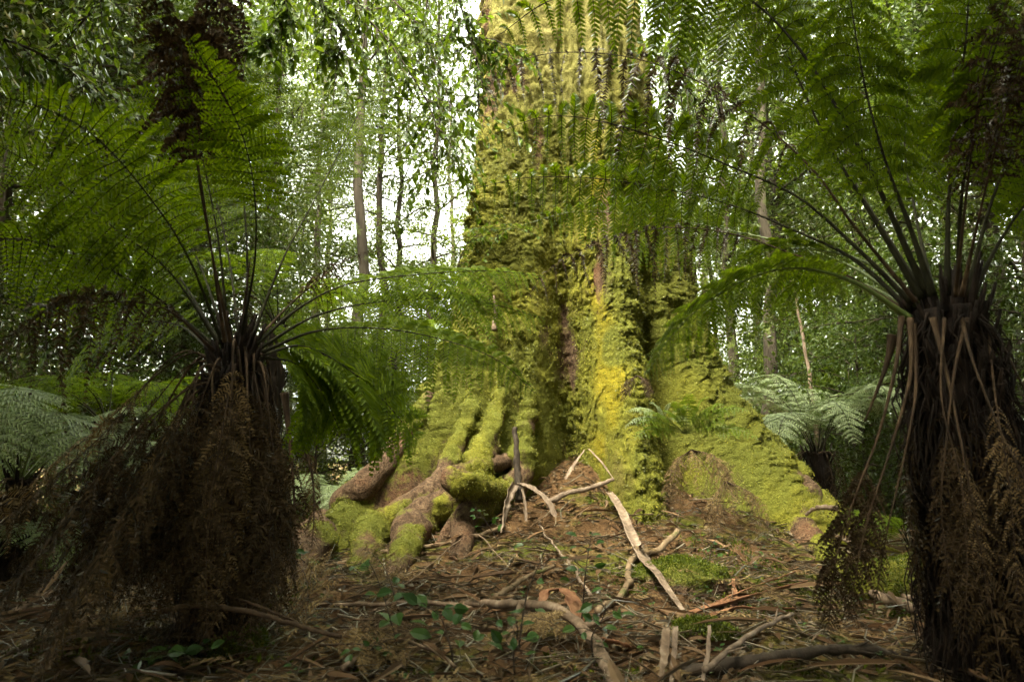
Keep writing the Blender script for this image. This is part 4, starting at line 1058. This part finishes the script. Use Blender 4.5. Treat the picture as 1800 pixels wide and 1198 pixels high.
strip(g2((1210, 1095, .04), (1270, 1080, .06), (1330, 1060, .05), (1420, 1035, .05)), .038, 'long red brown bark ribbon across the right slope', 20, mat='strip_red', curl=.5)
strip(g2((1225, 1110, .04), (1290, 1095, .07), (1340, 1090, .06), (1400, 1085, .04)), .036, 'second red brown bark ribbon, lower and shorter', 21, mat='strip_red', curl=.5)
strip(g2((1250, 1075, .03), (1330, 1045, .05), (1400, 1020, .05)), .026, 'red bark ribbon nearest the right buttress foot', 22, mat='strip_red', curl=.5)
strip([U(1418, 905, 6.3), U(1440, 893, 6.2), U(1475, 897, 6.1)], .05, 'pale curled bark flap at the end of the right buttress', 23, curl=.9)
stick(g2((1430, 930, .12), (1480, 965, .10), (1530, 990, .08)), .024, .018, 'pale branch poking out behind the brown fern curtain', 24, mat='strip')
stick(g2((1500, 1040, .05), (1580, 1080, .06), (1680, 1120, .06), (1790, 1165, .05)), .030, .026, 'thick dark branch lying under the right tree fern', 25)
stick(g2((1540, 1040, .04), (1640, 1085, .05), (1760, 1120, .05)), .016, .012, 'thin brown branch beside the thick one under the right fern', 26, side=3)
stick(g2((1600, 1040, .05), (1680, 1070, .05), (1760, 1090, .05)), .018, .012, 'pale branch farthest back under the right fern', 27, mat='strip')
stick(g2((1200, 1197, .03), (1330, 1188, .05), (1470, 1166, .06), (1600, 1172, .04)), .026, .018, 'dark fallen limb along the bottom right', 28, mat='twig', name='fallen_limb', rough=.35, side=4)
stick([U(280, 1075, 2.9), U(330, 1066, 2.9), U(440, 1074, 2.9), U(545, 1105, 2.85), U(600, 1118, 2.8)], .012, .008, 'arching brown stalk crossing in front of the left fern', 29, mat='stalk_dead')
stick([U(345, 1030, 3.0), U(420, 1052, 3.0), U(480, 1075, 2.95), U(560, 1110, 2.9)], .006, .004, 'thin straight twig above the arching brown stalk', 30, mat='stalk_dead')
stick(g2((560, 1075, .04), (660, 1082, .06), (760, 1080, .06), (830, 1085, .05)), .011, .014, 'dark log lying level left of the bottom branch', 31)
stick([G(655, 1090, .03), G(700, 1050, .05), G(760, 1010, .08), G(830, 960, .1), U(890, 990, 5.0)], .006, .004, 'thin twig slanting over the middle of the litter', 32, mat='stick')
stick(g2((870, 1062, .04), (930, 1032, .07), (975, 1010, .05)), .018, .012, 'short mossy branch by the slim seedling', 33, mat='root')
stick(g2((600, 1195, .04), (680, 1165, .10), (760, 1172, .06), (800, 1198, .05)), .010, .007, 'bowed brown twig at the bottom left of the middle', 34, side=2)
stick(g2((1040, 1070, .06), (1000, 1010, .09), (975, 980, .08), (950, 940, .07)), .010, .006, 'narrow pale shred of wood in the middle of the slope', 35, mat='strip')
stick(g2((880, 1025, .03), (895, 1005, .05), (905, 988, .06)), .008, .005, 'short white twig on the middle of the slope', 36, mat='bark_pale')
stick(g2((1540, 1165, .03), (1620, 1150, .08), (1700, 1180, .04)), .012, .008, 'bent twig at the bottom right corner', 37, side=2)
stick(g2((20, 1090, .03), (90, 1060, .05), (170, 1040, .05)), .020, .014, 'dark branch on the ground at the left edge', 38, side=2)
stick([U(1392, 490, 9.6), U(1412, 600, 9.6), U(1432, 720, 9.5), U(1448, 860, 9.4)], .018, .035, 'long grey dry pole leaning behind the right buttress', 39, mat='strip', name='leaning_pole', cat='dead stem')
stick([U(868, 520, 7.0), U(872, 545, 6.95), U(868, 580, 6.9)], .010, .030, 'grey snag stub on the left face of the trunk', 40, mat='stick', name='snag', cat='dead stem')

# red-brown hanging dead stems beside the left fern
for i, (path, r, lab) in enumerate([
    ([U(500, 690, 4.2), U(512, 800, 4.2), U(518, 900, 4.2), U(520, 1010, 4.1)], .035, 'shaggy brown dead fern stem right of the left fern, thicker one'),
    ([U(530, 770, 4.4), U(548, 830, 4.4), U(552, 900, 4.35), U(548, 960, 4.3)], .025, 'shaggy brown dead fern stem right of the left fern, shorter one')]):
    root = thing('dead_fern', path[-1], lab, 'dead fern')
    frond(root, path, M['frond_tan'] if i else M['frond_dead'], M['stalk_dead'], Lp=.13, hint=CAMN, droop=.9, start=.05, npin=34, npl=10, dead=.9, thick=r * .6, seed=900 + i, name='dead_frond')

# fallen fronds on the ground
def fallen(path, label, seed, mat='frond_tan', Lp=.22, hint=(0, -.35, 1), **kw):
    P = px3(path) if len(path[0]) == 3 and path[0][2] > 1.2 else [G(*p) for p in path]
    root = thing('fallen_frond', P[0], label, 'fern frond')
    a = dict(Lp=Lp, hint=hint, droop=.12, start=.08, npin=24, npl=13, dead=.30, thick=.006, seed=seed, name='leaflets', ratio=.28); a.update(kw)
    frond(root, P, M[mat], M['stalk_dead'], **a)
fallen([(230, 1060, .12), (200, 1110, .10), (120, 1160, .08), (60, 1195, .06)], 'dry frond with comb leaflets spread at the bottom left', 1, 'frond_tan')
fallen([(480, 1040, .30), (530, 1090, .25), (535, 1150, .15), (520, 1196, .10)], 'dry frond hanging to the ground right of the dead skirt', 2, 'frond_tan', hint=(0, -1, .3))
fallen([(700, 1090, .05), (680, 1060, .16), (655, 1035, .22), (630, 1012, .20)], 'small tan frond curling up beside the brown roots', 3, 'frond_tan', Lp=.16, hint=(0, -1, .4))
fallen([(900, 1120, .10), (960, 1140, .12), (1000, 1150, .08)], 'golden dry frond lying over the bottom branch', 4, 'frond_tan', Lp=.15)
fallen([(560, 1170, .08), (640, 1180, .10), (720, 1190, .08)], 'straw coloured frond flat at the bottom edge', 5, 'frond_tan', Lp=.20)
fallen([(620, 1110, .06), (690, 1130, .10), (760, 1140, .06)], 'brown frond lying under the broad leaved seedling', 6, 'frond_dead', Lp=.20)
fallen([(350, 1110, .1), (300, 1150, .1), (270, 1196, .08)], 'brown frond lying against the dead skirt', 7, 'frond_dead', Lp=.22)
fallen([(1400, 1100, .1), (1330, 1075, .15), (1290, 1062, .1)], 'small tan frond on the right slope before the ribbons', 8, 'frond_tan', Lp=.12)

# ------------------------------------------------------------------ mossy humps, log, stone
def mossy_lump(name, c, size, label, seed, cat, log=None):
    rng = np.random.default_rng(seed)
    root = thing(name, c, label, cat)
    mb = MB()
    nu, nv = 70, 44
    if log is None:
        u = np.linspace(0, 2 * pi, nu, endpoint=False); v = np.linspace(-.5 * pi, .5 * pi, nv)
        Ug, Vg = np.meshgrid(u, v)
        D = np.stack([np.cos(Vg) * np.cos(Ug), np.cos(Vg) * np.sin(Ug), np.sin(Vg)], -1)
        Pq = c + D * np.array(size) * (1 + .22 * fbm(D * 1.7 + seed, 3, seed) + .06 * np.abs(fbm(D * 6 + seed, 2, seed + 2)))[..., None]
    else:
        L = spline(log, nv); T, S, N = frames(L)
        u = np.linspace(0, 2 * pi, nu, endpoint=False); t = np.linspace(0, 1, nv)
        rr = size * (np.clip(np.minimum(t, 1 - t) * 14, .05, 1) ** .5)
        D = S[:, None] * np.cos(u)[None, :, None] + N[:, None] * np.sin(u)[None, :, None]
        Pq = L[:, None] + D * rr[:, None, None]
        Pq = Pq + D * (rr[:, None] * (.30 * fbm(Pq * 3.5, 3, seed) + .12 * np.abs(fbm(Pq * 14, 2, seed + 2))))[..., None]
    i = np.arange(nv - 1)[:, None] * nu; j = np.arange(nu)[None]; j2 = (j + 1) % nu
    mb.add(Pq.reshape(-1, 3), np.stack([i + j, i + j2, i + nu + j2, i + nu + j], -1).reshape(-1, 4))
    m = np.clip(.30 + .65 * D[..., 2] + .3 * fbm(Pq * 5, 2, seed), 0, 1)
    child(mb, 'wood' if cat != 'stone' else 'stone', M['trunk'], root, attrs={'moss': m.ravel(), 'pale': 0 * m.ravel()})
    wgt = (sstep(.35, .6, m)).ravel(); n = 9000 if np.ndim(size) else 4000
    k = rng.choice(wgt.size, n, p=wgt / wgt.sum()); nn = D.reshape(-1, 3)[k]
    d = norm(nn * .9 + rng.normal(size=(n, 3)) * .5 - ZUP * .15)
    ms = MB(); simple_leaves(ms, Pq.reshape(-1, 3)[k] + rng.normal(size=(n, 3)) * .008, d, rnd_dirs(n), rng.uniform(.008, .024, n), rng.uniform(.004, .010, n), .2)
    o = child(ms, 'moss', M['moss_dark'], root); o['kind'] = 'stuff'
p1 = U(1515, 1035, 4.4); p2 = U(1640, 1000, 4.7)
mossy_lump('mossy_log', U(1575, 1060, 4.5), .15, 'moss topped broken log at the right between dead stalks', 1, 'log', log=[p1 - ZUP * .08, (p1 + p2) / 2 - ZUP * .02, p2])
mossy_lump('mossy_stone', G(110, 1005), (.17, .15, .17), 'round mossy lump on the dim ground at the far left', 2, 'stone')
mossy_lump('mossy_stump', G(1200, 1035) + np.array([0, .1, 0]), (.34, .26, .15), 'low mossy hump of an old root on the right slope', 3, 'stump')
mossy_lump('mossy_root', G(1225, 1130), .05, 'mossy half buried limb at the bottom right of the middle', 4, 'log', log=[G(1190, 1125, .0), G(1240, 1130, .05), G(1300, 1140, 0)])
mossy_lump('mossy_root', G(520, 1000), .08, 'bright mossy clump at the tip of the largest root', 5, 'log', log=[U(515, 975, 5.55), U(525, 1000, 5.5), U(540, 1020, 5.45)])
mossy_lump('mossy_root', G(440, 1165), .05, 'dim mossy stick on the ground at the lower left', 6, 'log', log=[G(370, 1168, .02), G(420, 1158, .04), G(465, 1150, .03)])

# ------------------------------------------------------------------ litter that nobody could count
def litter():
    rng = np.random.default_rng(8)
    def spots(n):
        x = rng.uniform(-4.6, 4.8, n * 2); y = 1.9 + 6.2 * rng.random(n * 2) ** 1.25
        rr = np.hypot(x - TC[0], y - TC[1]); th = np.arctan2(x - TC[0], -(y - TC[1]))
        ok = rr > trunk_r(th, np.full_like(th, .5)) - .15
        x, y = x[ok][:n], y[ok][:n]
        return np.stack([x, y, ground_z(x, y)], -1)
    n = 15000; P = spots(n)
    a = rng.uniform(0, 2 * pi, len(P)); d = norm(np.stack([np.cos(a), np.sin(a), rng.normal(size=len(P)) * .22], -1))
    nn = norm(rng.normal(size=P.shape) * .42 + ZUP)
    L = rng.uniform(.025, .085, len(P)); mb = MB()
    blades(mb, P + ZUP * rng.uniform(.003, .03, (len(P), 1)), d, nn, L, L * rng.uniform(.2, .42, len(P)), .25, .25)
    tag(mb.build('leaf_litter', M['litter'], smooth=False), 'carpet of small fallen leaves over the forest floor', 'leaf litter', kind='stuff')
    n = 10000; P = spots(n); mb = MB(); n = len(P)
    a = rng.uniform(0, pi, n); L = .05 + .5 * rng.random(n) ** 2.2; r = .0012 + .0065 * rng.random(n) ** 2.5
    d = norm(np.stack([np.cos(a), np.sin(a) * .8, rng.normal(size=n) * .16], -1)); c = P + ZUP * rng.uniform(.004, .04, (n, 1))
    bend = rng.normal(size=(n, 3)) * L[:, None] * .10
    q0, q1, q2 = c - d * L[:, None] / 2, c + bend, c + d * L[:, None] / 2
    s = norm(np.cross(d, ZUP)); u = np.cross(s, d)
    ang = np.array([0, 2 * pi / 3, 4 * pi / 3]) + .5
    ring = s[:, None] * np.cos(ang)[None, :, None] + u[:, None] * np.sin(ang)[None, :, None]
    V = np.stack([q[:, None] + ring * (r * f)[:, None, None] for q, f in ((q0, 1), (q1, 1), (q2, .5))], 1)
    o = np.arange(n)[:, None] * 9
    fc = []
    for i in range(2):
        for j in range(3):
            fc.append(o + np.array([i * 3 + j, i * 3 + (j + 1) % 3, i * 3 + 3 + (j + 1) % 3, i * 3 + 3 + j])[None])
    mb.add(V.reshape(-1, 3), np.vstack(fc))
    tag(mb.build('twig_litter', M['litter'], smooth=True), 'tangle of thin fallen twigs over the forest floor', 'twig litter', kind='stuff')
    n = 3600; P = spots(n); n = len(P); mb = MB()
    a = rng.uniform(0, 2 * pi, n); d = norm(np.stack([np.cos(a), np.sin(a), rng.normal(size=n) * .18], -1))
    L = .06 + .52 * rng.random(n) ** 1.8; nn = norm(rng.normal(size=P.shape) * .35 + ZUP)
    blades(mb, P + ZUP * rng.uniform(.004, .05, (n, 1)), d, nn, L, rng.uniform(.010, .042, n), rng.uniform(-.2, .3), .45)
    tag(mb.build('bark_litter', M['litter_red'], smooth=False), 'scattered flakes and shreds of red brown bark', 'bark litter', kind='stuff')
    # scraps of dead fern
    n = 420; P = spots(n * 2); P = P[P[:, 1] < 5.6][:n]; mb = MB()
    for p in P:
        L = rng.uniform(.12, .34); a = rng.uniform(0, 2 * pi); d = norm(np.array([cos(a), sin(a), rng.normal() * .15])); m = 13
        t = np.linspace(0, 1, m)[:, None]; sd_ = norm(np.cross(d, ZUP)); q = p + ZUP * rng.uniform(.01, .06) + d * L * t + sd_ * L * rng.normal() * .25 * t ** 2 + ZUP * L * .12 * np.sin(t * 3)
        w = L * .22 * np.clip((1.1 - t[:, 0]) * 1.3, .1, 1)
        for h in (1, -1):
            leaflets(mb, q, norm(sd_ * h + d * .5 + rng.normal(size=(m, 3)) * .2), norm(ZUP + rng.normal(size=(m, 3)) * .35), w * rng.uniform(.7, 1.1, m), np.full(m, L / m * .6))
    tag(mb.build('fern_litter', M['frond_tan'], smooth=False), 'scraps of dry fern scattered over the forest floor', 'fern litter', kind='stuff')
    # small green plants coming up through the litter
    n = 520; P = spots(n); B, D, Nn, L = [], [], [], []
    for p in P:
        m = rng.integers(4, 9); h = rng.uniform(.02, .09); a = rng.uniform(0, 2 * pi, m)
        o = np.stack([np.cos(a), np.sin(a), rng.uniform(.0, .6, m)], -1)
        B.append(p + ZUP * h * rng.uniform(.4, 1, (m, 1)) + o * .012); D.append(o); Nn.append(norm(ZUP + rng.normal(size=(m, 3)) * .35)); L.append(rng.uniform(.014, .040, m))
    L = np.concatenate(L); mb = MB(); blades(mb, np.vstack(B), np.vstack(D), np.vstack(Nn), L, L * .55, .2)
    tag(mb.build('ground_cover', M['sapling'], smooth=False), 'tiny green plants sprouting through the litter', 'ground cover', kind='stuff')
    # moss growing in patches on the slope
    n = 60000
    x = rng.uniform(-3, 4.2, n); y = rng.uniform(3.0, 7.6, n)
    Pm = np.stack([x, y, 0 * x], -1); k = (fbm(Pm * 1.1, 3, 19) + .35 * vnoise(Pm * 5, 4)) > .42
    rr = np.hypot(x - TC[0], y - TC[1]); th = np.arctan2(x - TC[0], -(y - TC[1])); k &= rr > trunk_r(th, np.full_like(th, .5)) - .1
    x, y = x[k], y[k]; P = np.stack([x, y, ground_z(x, y)], -1); n = len(P)
    d = norm(rng.normal(size=(n, 3)) * .6 + ZUP * .9); mb = MB()
    simple_leaves(mb, P, d, rnd_dirs(n), rng.uniform(.014, .045, n), rng.uniform(.008, .018, n), .2)
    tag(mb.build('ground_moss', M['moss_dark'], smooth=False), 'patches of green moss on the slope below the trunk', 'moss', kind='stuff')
litter()
